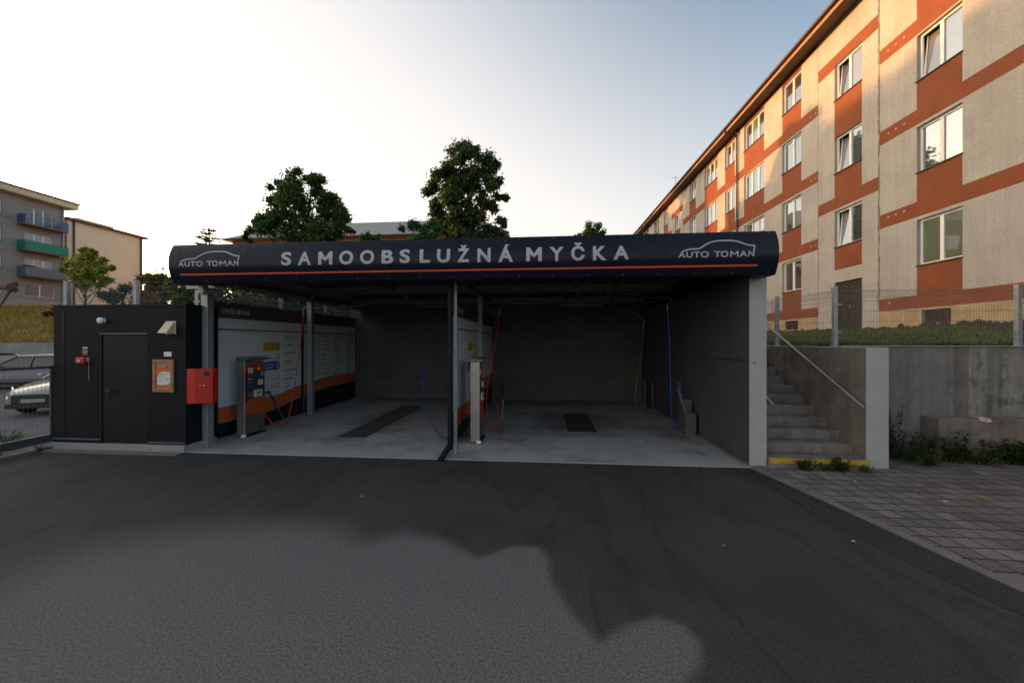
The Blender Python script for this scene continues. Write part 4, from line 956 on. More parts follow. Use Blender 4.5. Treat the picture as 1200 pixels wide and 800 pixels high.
MB().box(-20, -9.4, 13.4, 13.6, 0, 2.0).box(-20.2, -20, 13.4, 18.7, 0, 2.0).build('wall', 'concrete', LW2)

# ================================================================== FENCES
def fence_panel(mb, a, b, z0, z1, dx=.05, r=.0025, folds=(), tip=.0):
    """welded mesh panel between a and b (x, y); folds: heights (0..1) of the V-beads"""
    A, B = Vector(a), Vector(b); L = (B - A).length; d = (B - A) / L; nrm = Vector((-d.y, d.x))
    n = int(L / dx)
    prof = [(z0, 0)]
    for f in folds:
        zc = z0 + (z1 - z0) * f; prof += [(zc - .05, 0), (zc, .035), (zc + .05, 0)]
    prof.append((z1, 0))
    prof = sorted(set(prof))
    for k in range(n + 1):
        p = A + d * (L * k / n)
        mb.tube([(p.x + nrm.x * o, p.y + nrm.y * o, z) for z, o in prof], r, 4, caps=False)
    zz = [z0 + .03, z1 - .03] + [z for z, o in prof[1:-1]] + frange(z0 + .03, z1 - .03, .2)[1:-1]
    for z in zz:
        o = 0
        for (za, oa), (zb, ob) in zip(prof, prof[1:]):
            if za <= z <= zb: o = oa + (ob - oa) * (z - za) / (zb - za)
        mb.tube([(A.x + nrm.x * o, A.y + nrm.y * o, z), (B.x + nrm.x * o, B.y + nrm.y * o, z)], r * 1.2, 4, caps=False)
def fence(name, posts, z0, z1, label, pm, wm, ps=.03, **k):
    t = empty(name, (posts[0][0], posts[0][1], z0), label, 'fence')
    for (a, b) in zip(posts, posts[1:]):
        mb = MB(); fence_panel(mb, a, b, z0 + .04, z1 - .04, **k); mb.build('mesh_panel', wm, t)
    for p in posts:
        o = MB().box(p[0] - ps, p[0] + ps, p[1] - ps, p[1] + ps, z0 - .02, z1).box(p[0] - ps * 1.15, p[0] + ps * 1.15, p[1] - ps * 1.15, p[1] + ps * 1.15, z1, z1 + .015).build('post', pm, t, bevel=.004)
        MB().box(p[0] - ps - .02, p[0] + ps + .06, p[1] - ps - .012, p[1] - ps, z0 + .25, z0 + .28).box(p[0] - ps - .02, p[0] + ps + .06, p[1] - ps - .012, p[1] - ps, z1 - .35, z1 - .32).build('clamp', pm, o)
    return t
fence('mesh_fence', [(5.55, 11.6), (5.56, 8.97), (5.68, 7.45), (8.88, 7.45), (11.4, 7.45)], 2.02, 3.15, 'low grey mesh fence along the edge of the lawn above the retaining wall', 'galvanised', 'fence_steel', .035, dx=.05, r=.0028, folds=(.12, .90))
fence('mesh_fence', [(-19.88, 13.5), (-16.68, 13.5), (-13.4, 13.5), (-10.2, 13.5)], 2.0, 4.62, 'tall galvanised mesh fence rising behind the service cabin', 'galvanised', 'fence_steel', .075, dx=.06, r=.0035, folds=(.3, .7))
fence('mesh_fence', [(-7.22, 7.0), (-7.22, 9.41), (-7.22, 11.45), (-7.22, 13.48)], 2.0, 3.27, 'mesh fence showing just above the white left wall boards', 'galvanised', 'fence_steel', .04, dx=.10, r=.006, folds=(.9,))
# sliding gate on the left
G_ = empty('sliding_gate', (-9.7, 4, 0), 'dark grey steel mesh sliding gate at the left edge in front of parked cars', 'gate')
MB().box(-9.70, -9.64, 1.8, 6.36, .12, .27).box(-9.69, -9.65, 1.8, 6.36, 1.57, 1.62).box(-9.69, -9.65, 6.31, 6.36, .27, 1.57).box(-9.69, -9.65, 1.8, 1.86, .27, 1.57).box(-9.69, -9.65, 3.9, 3.96, .27, 1.57).build('frame', 'gate_paint', G_, bevel=.006)
mb = MB(); fence_panel(mb, (-9.672, 1.9), (-9.672, 6.31), .28, 1.78, dx=.06, r=.0022, folds=(.82,)); mb.build('mesh_panel', 'fence_steel', G_)
# ================================================================== RIGHT APARTMENT BLOCK
AX, AY0, AY1 = 11.9, 0.6, 45.0
AB = empty('apartment_block', (AX, 20, 2.4), 'long four-storey apartment block with beige and terracotta render on the right', 'building')
SILL = [4.5, 7.44, 10.33, 13.22]; WH = 1.45
colsA = [(2.3, 3.7), (4.4, 5.8), (6.6, 7.9), (11.17, 12.41), (17.49, 18.80), (20.25, 22.15), (23.15, 24.35), (25.35, 27.28), (28.78, 29.95), (34.85, 36.0), (37.55, 39.2), (41.2, 42.6)]
stair = [(14.37, 15.62), (31.93, 33.1)]
wins = []      # y0, y1, z0, z1
for y0, y1 in colsA:
    for s_ in SILL: wins.append((y0, y1, s_, s_ + WH))
for y0, y1 in stair:
    for s_ in (5.9, 8.88, 11.84): wins.append((y0, y1, s_, s_ + 1.46))
doors = [(14.37, 15.62, 2.44, 4.48), (31.93, 33.1, 2.44, 4.48)]
cellar = [(11.45, 12.25, 2.66, 3.08), (17.7, 18.6, 2.66, 3.08), (6.8, 7.6, 2.66, 3.08), (20.6, 21.5, 2.66, 3.08)]
holes = wins + doors + cellar
def in_stair(y): return 13.69 < y < 16.48 or 31.3 < y < 33.9
BANDS = [(3.15, 3.57), (6.05, 6.53), (8.98, 9.46), (11.83, 12.32)]
SB = [(7.45, 7.93), (13.18, 13.70)]
def facade_mat(y, z):
    if z < 3.13 and not (in_stair(y)): return 2
    if in_stair(y):
        for (y0, y1) in stair:
            if y0 < y < y1 and (4.98 < z < 5.9 or 7.45 < z < 8.88 or 10.34 < z < 11.84): return 1
        for a, b in SB:
            if a < z < b: return 1
        return 0
    for a, b in BANDS:
        if a < z < b: return 1
    if y > 16.48 and z > 14.78: return 1
    if 9.2 < y < 13.69 and z > 13.9 and False: return 1
    for k, (y0, y1) in enumerate(colsA):
        if y0 < y < y1:
            if z < 3.15: return 2
            for s_ in SILL:
                if s_ - .97 < z < s_: return 1
            if z > 14.67: return 1
    # narrow red fields beside the windows further along
    if y > 20 and not in_stair(y):
        for a, b in zip(colsA, colsA[1:]):
            g0, g1 = a[1], b[0]
            if g0 < y < g1 and g0 > 20:
                fr_ = (y - g0) / (g1 - g0)
                if fr_ < .33 and g1 - g0 > .9: 
                    return 0
    return 0
ysb = {AY0, AY1, 13.69, 16.48, 31.3, 33.9}; zsb = {2.2, 3.13, 3.15, 15.3, 14.78, 14.67, 4.98, 10.34}
for a, b, c, d in holes: ysb |= {a, b}; zsb |= {c, d}
for a, b in BANDS + SB: zsb |= {a, b}
for s_ in SILL: zsb |= {s_ - .97}
ysb = sorted(ysb); zsb = sorted(zsb)
fm = MB()
for y0, y1 in zip(ysb, ysb[1:]):
    yc = (y0 + y1) / 2
    for z0, z1 in zip(zsb, zsb[1:]):
        zc = (z0 + z1) / 2
        if any(a < yc < b and c < zc < d for a, b, c, d in holes): continue
        fm.face([(AX, y0, z0), (AX, y0, z1), (AX, y1, z1), (AX, y1, z0)], facade_mat(yc, zc))
RV = .16
for a, b, c, d in holes:       # reveals
    fm.face([(AX, a, c), (AX + RV, a, c), (AX + RV, a, d), (AX, a, d)], 0); fm.face([(AX, b, c), (AX, b, d), (AX + RV, b, d), (AX + RV, b, c)], 0)
    fm.face([(AX, a, d), (AX + RV, a, d), (AX + RV, b, d), (AX, b, d)], 0); fm.face([(AX, a, c), (AX, b, c), (AX + RV, b, c), (AX + RV, a, c)], 0)
fm.face([(AX, AY1, 2.2), (AX + 11, AY1, 2.2), (AX + 11, AY1, 15.3), (AX, AY1, 15.3)], 0); fm.face([(AX, AY0, 2.2), (AX + 11, AY0, 2.2), (AX + 11, AY0, 15.3), (AX, AY0, 15.3)], 0)
fm.face([(AX + 11, AY0, 2.2), (AX + 11, AY1, 2.2), (AX + 11, AY1, 15.3), (AX + 11, AY0, 15.3)], 0)
fm.build('wall', ['render_beige', 'render_terracotta', 'plinth_sandstone'], AB)
def window(y0, y1, z0, z1, X, pane_m, parent, panes=2, open_=False, dirx=1, sill=True):
    fw = .065; f = MB(); x0, x1 = X + .10 * dirx, X + .155 * dirx
    xa, xb = min(x0, x1), max(x0, x1)
    f.box(xa, xb, y0 + .005, y1 - .005, z0 + .005, z0 + fw).box(xa, xb, y0 + .005, y1 - .005, z1 - fw, z1 - .005)
    f.box(xa, xb, y0 + .005, y0 + fw, z0 + fw, z1 - fw).box(xa, xb, y1 - fw, y1 - .005, z0 + fw, z1 - fw)
    w_ = (y1 - y0 - 2 * fw)
    for k in range(1, panes):
        yc = y0 + fw + w_ * k / panes; f.box(xa, xb, yc - .05, yc + .05, z0 + fw, z1 - fw)
    fo = f.build('window', 'pvc_white', parent)
    for k in range(panes):
        ya = y0 + fw + w_ * k / panes + (.05 if k else 0); yb = y0 + fw + w_ * (k + 1) / panes - (.05 if k < panes - 1 else 0)
        # sash
        s_ = .045
        g = MB(); xs_ = X + .135 * dirx
        pm = pane_m[k % len(pane_m)]
        tilt = .14 if (open_ and k == panes - 1) else 0
        g.face([(xs_, ya, z0 + fw), (xs_, yb, z0 + fw), (xs_ + tilt * dirx, yb, z1 - fw), (xs_ + tilt * dirx, ya, z1 - fw)]); g.build('pane', pm, fo)
        if tilt:
            t_ = MB(); t_.tube([(xs_, ya + .02, z0 + fw), (xs_ + tilt * dirx - .03, ya + .02, z1 - fw)], .022, 4).tube([(xs_, yb - .02, z0 + fw), (xs_ + tilt * dirx - .03, yb - .02, z1 - fw)], .022, 4).build('sash', 'pvc_white', fo)
    if sill:
        s2 = MB().box(min(X - .05 * dirx, X + .10 * dirx), max(X - .05 * dirx, X + .10 * dirx), y0 - .02, y1 + .02, z0 - .02, z0 + .004); s2.build('sill', 'sill_dark', fo)
rw_ = random.Random(11)
for y0, y1, z0, z1 in wins:
    if abs(z0 - 4.5) < .1 and 11 < y0 < 12: pm = ['blind_glass']
    else: pm = rw_.choice([['window_glass'], ['window_glass'], ['window_glass', 'curtain_glass'], ['curtain_glass', 'window_glass']])
    op = (14 < y0 < 15) or (abs(y0 - 11.17) < .01 and z0 > 10) or rw_.random() < .15
    window(y0, y1, z0, z1, AX, pm, AB, 3 if y1 - y0 > 1.7 else 2, op)
for y0, y1, z0, z1 in doors:
    d_ = MB().box(AX + .10, AX + .16, y0 + .01, y1 - .01, z0, z1 - .01).build('door', 'door_brown', AB)
    MB().box(AX + .09, AX + .098, y0 + .12, (y0 + y1) / 2 - .06, z0 + .3, z1 - .15).box(AX + .09, AX + .098, (y0 + y1) / 2 + .06, y1 - .12, z0 + .3, z1 - .15).build('door_glass', 'car_glass', d_)
    MB().box(AX + .06, AX + .09, (y0 + y1) / 2 - .03, (y0 + y1) / 2 - .01, z0 + .95, z0 + 1.1).build('handle', 'stainless', d_)
for y0, y1, z0, z1 in cellar:
    o = MB().box(AX + .10, AX + .13, y0 + .01, y1 - .01, z0 + .01, z1 - .01).build('cellar_window', 'car_glass', AB)
    g = MB()
    for y in frange(y0 + .06, y1 - .06, .09): g.tube([(AX + .05, y, z0), (AX + .05, y, z1)], .008, 5)
    g.box(AX + .08, AX + .10, y0 + .01, y0 + .2, z0 + .01, z1 - .01); g.build('bars', 'roof_edge', o)
jn = MB()
# sealed cracks at the expansion joints
rj = random.Random(5)
for yj, wmax in ((13.69, .045), (16.48, .018)):
    z = 3.2; prev = (yj, .02)
    while z < 15.2:
        z2 = z + .18; nx_ = (yj + rj.uniform(-.012, .012), rj.uniform(.35, 1) * wmax)
        jn.face([(AX - .004, prev[0] - prev[1], z), (AX - .004, prev[0] + prev[1], z), (AX - .004, nx_[0] + nx_[1], z2), (AX - .004, nx_[0] - nx_[1], z2)]); prev = nx_; z = z2
jn.build('joint_filler', 'joint_grey', AB)
# anchor caps on the bands
for yc, zc in ((13.35, 12.1), (13.35, 9.25), (13.35, 6.38), (16.9, 12.02), (16.9, 9.2), (16.9, 6.3), (13.3, 3.42)):
    a_ = MB()
    for k in range(3 if zc > 4 else 1): a_.lathe((AX - .001, yc - k * .27, zc), (-1, 0, 0), [(0, .04), (.004, .036)], 10)
    each(a_, 'anchor_cap', 'plinth_sandstone', AB)
# uneven dark foot of the plinth
ft = MB(); y = AY0; rf = random.Random(4)
while y < AY1:
    l = rf.uniform(.12, .4); h = rf.uniform(.05, .20); ft.face([(AX - .004, y, 2.2), (AX - .004, y + l, 2.2), (AX - .004, y + l, 2.52 + h * .6), (AX - .004, y + l * .5, 2.52 + h), (AX - .004, y, 2.52 + h * .7)]); y += l
ft.build('damp_course', 'rubber', AB)
# roof with overhanging eave
EX, EZ = 11.25, 14.93
rf_ = MB()
rf_.box(EX, AX + .05, AY0 - .5, AY1 + .5, EZ + .02, EZ + .16, 0)
rf_.build('soffit', 'soffit_boards', AB)
MB().box(EX - .022, EX - .002, AY0 - .5, AY1 + .5, EZ - .10, EZ + .13).build('eave_board', 'eave_brown', AB)
rr_ = MB(); rr_.prism([(EX - .1, AY0 - .5, EZ + .16), (EX - .1, AY0 - .5, EZ + .24), (AX + 5.5, AY0 - .5, 17.6), (AX + 11.6, AY0 - .5, EZ + .24), (AX + 11.6, AY0 - .5, EZ + .16)], (0, AY1 - AY0 + 1, 0)); RO = rr_.build('roof', 'roof_edge', AB)
gt = MB(); gt.tube([(EX - .10, AY0 - .5, EZ + .14), (EX - .10, AY1 + .5, EZ + .14)], .075, 10); gt.build('gutter', 'roof_edge', AB)
for y in (22.75, 41.0):
    dpp = MB(); dpp.tube(smoothpath([(EX - .08, y + .15, EZ + .1), (EX - .06, y + .1, EZ - .12), (EX + .3, y, EZ - .3), (AX - .12, y, EZ - .5), (AX - .10, y, 14.0), (AX - .10, y, 2.5)], 4), .05, 10); d2 = dpp.build('downpipe', 'roof_edge', AB)
    c_ = MB()
    for z in frange(3.5, 13.5, 2): c_.lathe((AX - .10, y, z), (0, 0, 1), [(0, .06), (.04, .06)], 10)
    each(c_, 'pipe_clamp', 'galvanised', d2)
an = MB().tube([(13, 36, 15.2), (13, 36, 18.2)], .02, 6).tube([(12.6, 36, 18.0), (13.4, 36, 18.0)], .012, 6).build('aerial', 'fence_steel', RO)

# ================================================================== LEFT APARTMENT BLOCK
LX = -56.0
LB = empty('apartment_block', (LX, 25, 4), 'grey-brown apartment block with blue and green balconies at the far left', 'building')
LY0, LY1, LZT = -6.0, 37.7, 17.75
lw_ = []
SL = [7.0, 9.75, 12.55, 15.35]
for k, s_ in enumerate(SL):
    for yb in (34.45, 28.9, 21.0, 15.4, 8.0, 2.0):
        if k == 0: lw_.append((yb + .1, yb + 2.5, s_ + .05, s_ + 1.45))
        else: lw_.append((yb + .05, yb + 2.35, s_ - .55, s_ + 1.45))
    for yb in (31.1, 25.6, 18.2, 12.0, 5.2, -1.0): lw_.append((yb, yb + 1.75, s_ + .05, s_ + 1.45))
ysb = sorted({LY0, LY1} | {v for q in lw_ for v in q[:2]}); zsb = sorted({3.0, LZT} | {v for q in lw_ for v in q[2:]} | {s_ - .75 for s_ in SL} | {s_ - .35 for s_ in SL})
fm = MB()
for y0, y1 in zip(ysb, ysb[1:]):
    for z0, z1 in zip(zsb, zsb[1:]):
        yc, zc = (y0 + y1) / 2, (z0 + z1) / 2
        if any(a < yc < b and c < zc < d for a, b, c, d in lw_): continue
        tan = any(s_ - .75 < zc < s_ - .35 for s_ in SL) or zc < 6.6
        fm.face([(LX, y0, z0), (LX, y1, z0), (LX, y1, z1), (LX, y0, z1)], 1 if tan else 0)
for a, b, c, d in lw_:
    fm.face([(LX, a, c), (LX - RV, a, c), (LX - RV, a, d), (LX, a, d)], 0); fm.face([(LX, b, c), (LX, b, d), (LX - RV, b, d), (LX - RV, b, c)], 0)
    fm.face([(LX, a, d), (LX - RV, a, d), (LX - RV, b, d), (LX, b, d)], 0); fm.face([(LX, a, c), (LX, b, c), (LX - RV, b, c), (LX - RV, a, c)], 0)
fm.face([(LX, LY1, 3), (LX - 11, LY1, 3), (LX - 11, LY1, LZT), (LX, LY1, LZT)], 0); fm.face([(LX, LY0, 3), (LX - 11, LY0, 3), (LX - 11, LY0, LZT), (LX, LY0, LZT)], 0)
fm.face([(LX - 11, LY0, 3), (LX - 11, LY1, 3), (LX - 11, LY1, LZT), (LX - 11, LY0, LZT)], 0)
fm.build('wall', ['block_grey', 'block_tan'], LB)
for y0, y1, z0, z1 in lw_:
    window(y0, y1, z0, z1, LX, [rw_.choice(['dim_curtain_glass', 'dim_glass'])], LB, 3 if y1 - y0 > 2.2 and z1 - z0 > 1.6 else 2, False, -1)
def balcony(y0, y1, z, m, cloth):
    B = MB().box(LX + .01, LX + 1.1, y0, y1, z - .12, z).build('balcony', 'balcony_slab', LB)
    r = MB()
    for y in frange(y0 + .03, y1 - .03, .42): r.tube([(LX + 1.07, y, z), (LX + 1.07, y, z + 1.0)], .02, 5)
    r.tube([(LX + 1.07, y0, z + 1.0), (LX + 1.07, y1, z + 1.0)], .025, 6).tube([(LX + .02, y0 + .03, z + 1.0), (LX + 1.07, y0 + .03, z + 1.0)], .025, 6).tube([(LX + .02, y1 - .03, z + 1.0), (LX + 1.07, y1 - .03, z + 1.0)], .025, 6)
    r.build('railing', 'balcony_blue', B)
    p = MB()
    if cloth != 'open': p.box(LX + 1.09, LX + 1.11, y0, y1, z + .06, z + .93)
    else: p.box(LX + 1.09, LX + 1.11, y1 - .7, y1, z + .05, z + .95)
    p.box(LX + .05, LX + 1.05, y0 - .01, y0 + .01, z + .05, z + .95).box(LX + .05, LX + 1.05, y1 - .01, y1 + .01, z + .05, z + .95)
    each(p, 'railing_panel', m, B)
    return B
for k, yb in enumerate((33.9, 28.3, 20.4, 14.8)):
    balcony(yb, yb + 3.5, SL[3] - .55, 'balcony_blue', 'open'); balcony(yb, yb + 3.5, SL[2] - .55, 'balcony_green', 'full'); B = balcony(yb, yb + 3.5, SL[1] - .55, 'balcony_grey', 'full')
    if k == 0:
        MB().box(LX + .95, LX + 1.25, yb - .1, yb + .7, SL[1] + .42, SL[1] + .55).build('flower_box', 'blossom', B)
MB().box(LX - 11.5, LX + .85, LY0 - .6, LY1 + .8, LZT, LZT + .12, 0).box(LX + .70, LX + .87, LY0 - .6, LY1 + .8, LZT + .12, LZT + .62).box(LX - 11.5, LX + .70, LY1 + .65, LY1 + .8, LZT + .12, LZT + .62).build('eave', 'eave_cream', LB)
MB().prism([(LX + 1.0, LY0 - .7, LZT + .62), (LX + 1.0, LY0 - .7, LZT + .75), (LX - 5, LY0 - .7, LZT + 1.6), (LX - 11.6, LY0 - .7, LZT + .75), (LX - 11.6, LY0 - .7, LZT + .62)], (0, LY1 - LY0 + 1.65, 0)).build('roof', 'gutter_brown', LB)
MB().tube([(LX + .08, LY1 - .08, 3), (LX + .08, LY1 - .08, LZT)], .09, 8).build('downpipe', 'galvanised', LB)
# beige house next to it
HB = empty('beige_house', (LX - 1, 42, 4), 'plain windowless beige building with brown roof edge beyond the grey block', 'building')
MB().box(LX - 12, LX - .6, 38.4, 46.6, 3, 16.7).build('wall', 'house_beige', HB)
MB().box(LX - 12.3, LX - .15, 38.2, 47.0, 16.7, 16.95).build('roof', 'gutter_brown', HB)
MB().tube([(LX - .5, 39.0, 3), (LX - .5, 39.0, 16.7)], .09, 8).tube([(LX - .5, 46.3, 3), (LX - .5, 46.3, 16.7)], .09, 8).build('downpipe', 'gutter_brown', HB)
o = MB().box(LX - 8, LX - 5.6, 37.9 + 5, 41.9 + 5, 16.9, 18.6).build('roof_house', 'house_beige', HB); MB().box(LX - 5.6, LX - 5.55, 43.6, 44.6, 17.2, 18.1).build('hatch', 'gutter_brown', o)
# long house behind the trees
HO = empty('long_house', (-22, 44, 2), 'long house with pale grey tiled roof and orange walls behind the big trees', 'building')
MB().box(-41, -5.0, 44.6, 55.4, 2, 15.6).build('wall', 'house_orange', HO)
ro = MB(); e0, e1 = (-42.3, 44.0), (-4.0, 56.0); zz, zr = 15.55, 19.3
A_, B_, C_, D_ = (e0[0], e0[1], zz), (e1[0], e0[1], zz), (e1[0], e1[1], zz), (e0[0], e1[1], zz); R0, R1 = (-36.5, 50, zr), (-9.0, 50, zr)
ro.face([A_, B_, R1, R0]); ro.face([C_, D_, R0, R1]); ro.face([B_, C_, R1]); ro.face([D_, A_, R0]); ro.face([A_, D_, C_, B_])
RF = ro.build('roof', 'roof_tile_grey', HO)
rb = MB()
for k in range(1, 26):
    t = k / 26; z = zz + (zr - zz) * t; y = 44 + 6 * t; xa = A_[0] + (R0[0] - A_[0]) * t; xb = B_[0] + (R1[0] - B_[0]) * t
    rb.box(xa + .1, xb - .1, y - .05, y + .02, z - .005, z + .035)
rb.build('tile_rows', 'roof_tile_grey', RF)
MB().tube([(e0[0], e0[1] - .08, zz), (e1[0], e0[1] - .08, zz)], .11, 8).tube([B_, R1], .10, 6).build('gutter', 'gutter_brown', HO)
w2 = MB()
for x in frange(-39, -7, 3.2):
    for z in (12.6, 9.6): w2 = MB().box(x, x + 1.3, 44.54, 44.6, z, z + 1.5).build('window', 'window_glass', HO)

# ================================================================== TREES, SHRUBS
def leaves(mb, centres, n, size, rnd, flat=0.0, asp=1.6):
    for _ in range(n):
        c, r = rnd.choice(centres)
        if rnd.random() < .08: r = r * 1.3
        p = Vector(c) + Vector((rnd.gauss(0, .5), rnd.gauss(0, .5), rnd.gauss(0, .45))) * r
        nrm = Vector((rnd.gauss(0, 1), rnd.gauss(0, 1), rnd.gauss(flat, 1))).normalized()
        a = nrm.orthogonal().normalized(); a = (Matrix.Rotation(rnd.uniform(0, 6.28), 3, nrm) @ a); b = nrm.cross(a)
        s_ = size * rnd.uniform(.6, 1.35); l = s_ * asp
        mb.face([p - a * l * .5, p + b * s_ * .42 - a * l * .05, p + a * l * .5, p - b * s_ * .42 - a * l * .05])
def crown_centres(blobs, k, rnd, depth=1.0):
    """clump centres in a shell of each blob (x, y, z, r)"""
    out = []
    for (x, y, z, r) in blobs:
        for _ in range(max(3, int(k * r * r))):
            d = Vector((rnd.gauss(0, 1), rnd.gauss(0, 1) * depth, rnd.gauss(0, 1))).normalized() * r * rnd.uniform(.45, 1.0)
            out.append(((x + d.x, y + d.y, z + d.z), r * rnd.uniform(.35, .65)))
    return out
def tree(name, label, base, blobs, n, size, m, seed, trunk_r=.25, cat='tree', k=3.0, limbs=14, fork=None, group=None, flat=.3, trunk_m='bark', asp=1.6, cf=1.0):
    rnd = random.Random(seed)
    t = empty(name, base, label, cat, group)
    cs = [(c, r * cf) for c, r in crown_centres(blobs, k, rnd)]
    mb = MB(); leaves(mb, cs, n, size, rnd, flat, asp); mb.build('crown', m, t)
    tr = MB(); B = Vector(base); top = Vector(max(blobs, key=lambda q: q[2])[:3])
    fk = B + (top - B) * (fork or .4); fk.x = B.x + (fk.x - B.x) * .5
    mid = (B + fk) / 2 + Vector((trunk_r * .3, 0, 0))
    tr.tube([B, mid, fk, fk + (top - fk) * .5, top], [trunk_r, trunk_r * .85, trunk_r * .7, trunk_r * .4, trunk_r * .1], 9)
    for c, r in rnd.sample(cs, min(limbs, len(cs))):
        c = Vector(c); s0 = fk + (top - fk) * rnd.uniform(-.15, .5); q = (s0 + c) / 2 + Vector((0, 0, -.1 * (c - s0).length * rnd.uniform(-.5, 1)))
        tr.tube([s0, q, c], [trunk_r * .38, trunk_r * .22, trunk_r * .06], 6)
    tr.build('trunk', trunk_m, t, smooth=True)
    return t
def pxblobs(lst, Y, rnd):
    out = []
    for px, py, rp in lst:
        p = on_y(px, py, Y); s_ = Y / (FPX * ray(px, py)[1]) if False else (p[0] * SN + Y * CS) / FPX
        out.append((p[0], Y + rnd.uniform(-.8, .8) * rp * s_, p[2], rp * s_))
    return out
rt = random.Random(21)
OAK = [(540, 183, 15), (552, 178, 11), (525, 192, 14), (568, 193, 13), (580, 197, 8), (515, 208, 15), (545, 205, 18), (507, 222, 11), (530, 228, 16), (565, 215, 16), (583, 222, 13), (590, 232, 7), (512, 246, 14), (540, 248, 20), (562, 244, 13), (575, 240, 13), (520, 264, 16), (548, 270, 20), (572, 268, 16), (586, 257, 9), (540, 290, 22), (565, 290, 20)]
tree('oak_tree', 'tall dark round-headed tree standing behind the middle of the car wash roof', (-8.2, 36, 2.1), pxblobs(OAK, 36, rt), 42000, .20, 'leaf_oak', 31, .42, k=5, fork=.35, limbs=40, cf=.85)
LIN = [(358, 214, 13), (345, 222, 16), (373, 212, 10), (328, 218, 10), (382, 224, 11), (320, 232, 12), (350, 240, 20), (380, 244, 16), (395, 250, 11), (312, 252, 13), (335, 258, 18), (365, 264, 20), (392, 265, 14), (402, 272, 9), (302, 268, 10), (318, 276, 14), (362, 210, 10), (375, 217, 10), (368, 226, 13), (388, 236, 10), (394, 246, 9), (402, 258, 9), (408, 270, 6), (335, 224, 12), (305, 260, 9), (345, 284, 20), (380, 284, 18), (292, 278, 7)]
tree('linden_tree', 'bushy green tree with sparse left edge behind the left part of the car wash roof', (-19.8, 28, 2.1), pxblobs(LIN, 28, rt), 34000, .15, 'leaf_linden', 33, .30, k=7, fork=.35, limbs=30)
SML = [(490, 262, 9), (478, 268, 8), (503, 266, 9), (485, 277, 12), (505, 277, 11), (515, 272, 7), (495, 290, 14), (440, 277, 5), (430, 280, 5)]
tree('small_tree', 'low light-green tree just left of the tall dark tree', (-10.6, 30, 2.1), pxblobs(SML[:7], 30, rt), 8000, .14, 'leaf_fresh', 35, .14, k=8, limbs=16)
tree('small_tree', 'small green treetop in front of the grey tiled roof', (-14.0, 30, 2.1), pxblobs([(432, 278, 6), (425, 281, 5), (440, 280, 5), (433, 288, 8)], 30, rt), 1500, .13, 'leaf_fresh', 36, .10, k=12, limbs=8)
tree('small_tree', 'distant pale green treetop between the car wash sign and the terracotta block', (5.9, 50, 2.6), pxblobs([(692, 265, 7), (685, 269, 6), (699, 266, 6), (692, 275, 10), (683, 277, 7), (701, 275, 7), (692, 290, 12)], 50, rt), 3500, .22, 'leaf_young_sunlit' if False else 'leaf_linden', 37, .2, k=5, limbs=10)
# spruce top at the left
def spruce(base, top_z, r0, label, seed, lean=.0):
    rnd = random.Random(seed); t = empty('spruce_tree', base, label, 'tree'); B = Vector(base); H_ = top_z - B.z
    tr = MB().tube([B, B + Vector((0, 0, H_))], [.22, .02], 8); mb = MB()
    for k in range(24):
        f = k / 24; z = B.z + H_ * (.25 + .74 * f); L = r0 * (1 - f) ** .8 + .12
        for q in range(8):
            a = rnd.uniform(0, 6.28); d = Vector((math.cos(a), math.sin(a), rnd.uniform(-.05, .35) - .1)); e = B + Vector((0, 0, z - B.z)) + d * L * rnd.uniform(.7, 1.1); s0 = Vector((B.x, B.y, z))
            tr.tube([s0, e], [.03, .008], 4)
            for _ in range(int(26 * L) + 6):
                u = rnd.uniform(.15, 1); p = s0 + (e - s0) * u; dd = (d + Vector((rnd.gauss(0, .5), rnd.gauss(0, .5), rnd.gauss(0, .4)))).normalized() * rnd.uniform(.12, .28); s_ = dd.orthogonal().normalized() * .035
                mb.face([p - s_, p + dd * .5 - s_ * .6, p + dd, p + s_])
    mb.build('crown', 'leaf_spruce', t); tr.build('trunk', 'bark', t)
spruce((-21.9, 22, 2.0), 9.75, 2.2, 'spruce tip with sparse spreading twigs above the left end of the car wash roof', 41)
YT = [(102, 302, 7), (94, 307, 7), (110, 304, 7), (86, 312, 7), (118, 312, 7), (102, 316, 11), (79, 309, 5), (74, 303, 3), (125, 318, 7), (93, 323, 9), (113, 323, 9), (100, 293, 3.5), (111, 296, 3.5), (86, 301, 3.5), (120, 304, 3.5), (102, 330, 10), (122, 326, 6), (82, 320, 6), (90, 331, 6), (116, 331, 6), (131, 314, 3), (71, 316, 3)]
tree('young_tree', 'slender young tree with yellow-green leaves in front of the beige building', (on_y(102, 350, 14.4)[0], 14.4, 1.98), pxblobs(YT, 14.4, rt), 9000, .085, 'leaf_young_sunlit', 43, .045, k=60, limbs=26, fork=.45, cf=1.35)
YS = [(130, 345, 8), (142, 340, 7), (120, 348, 7), (150, 338, 3), (133, 352, 9)]
tree('small_shrub', 'small green shrub to the right of the young yellow-green tree', (on_y(131, 370, 14.2)[0], 14.2, 1.98), pxblobs(YS, 14.2, rt), 3000, .075, 'leaf_fresh', 44, .035, cat='shrub', k=50, limbs=12, cf=1.4)
HB_ = [(168, 330, 7), (176, 326, 6), (190, 326, 7), (204, 331, 8), (213, 340, 9), (170, 338, 10), (185, 333, 11), (200, 338, 11), (178, 350, 12), (195, 352, 12), (168, 356, 8), (210, 350, 9)]
tree('hedge_shrub', 'rusty orange-green bush behind the fence left of the car wash fascia', (-15.6, 15, 2.0), pxblobs(HB_, 15, rt), 14000, .085, 'leaf_hedge', 45, .05, cat='shrub', k=34, limbs=16, cf=1.4)
GB = [(222, 352, 11), (236, 348, 11), (250, 350, 12), (230, 362, 12), (246, 365, 13)]
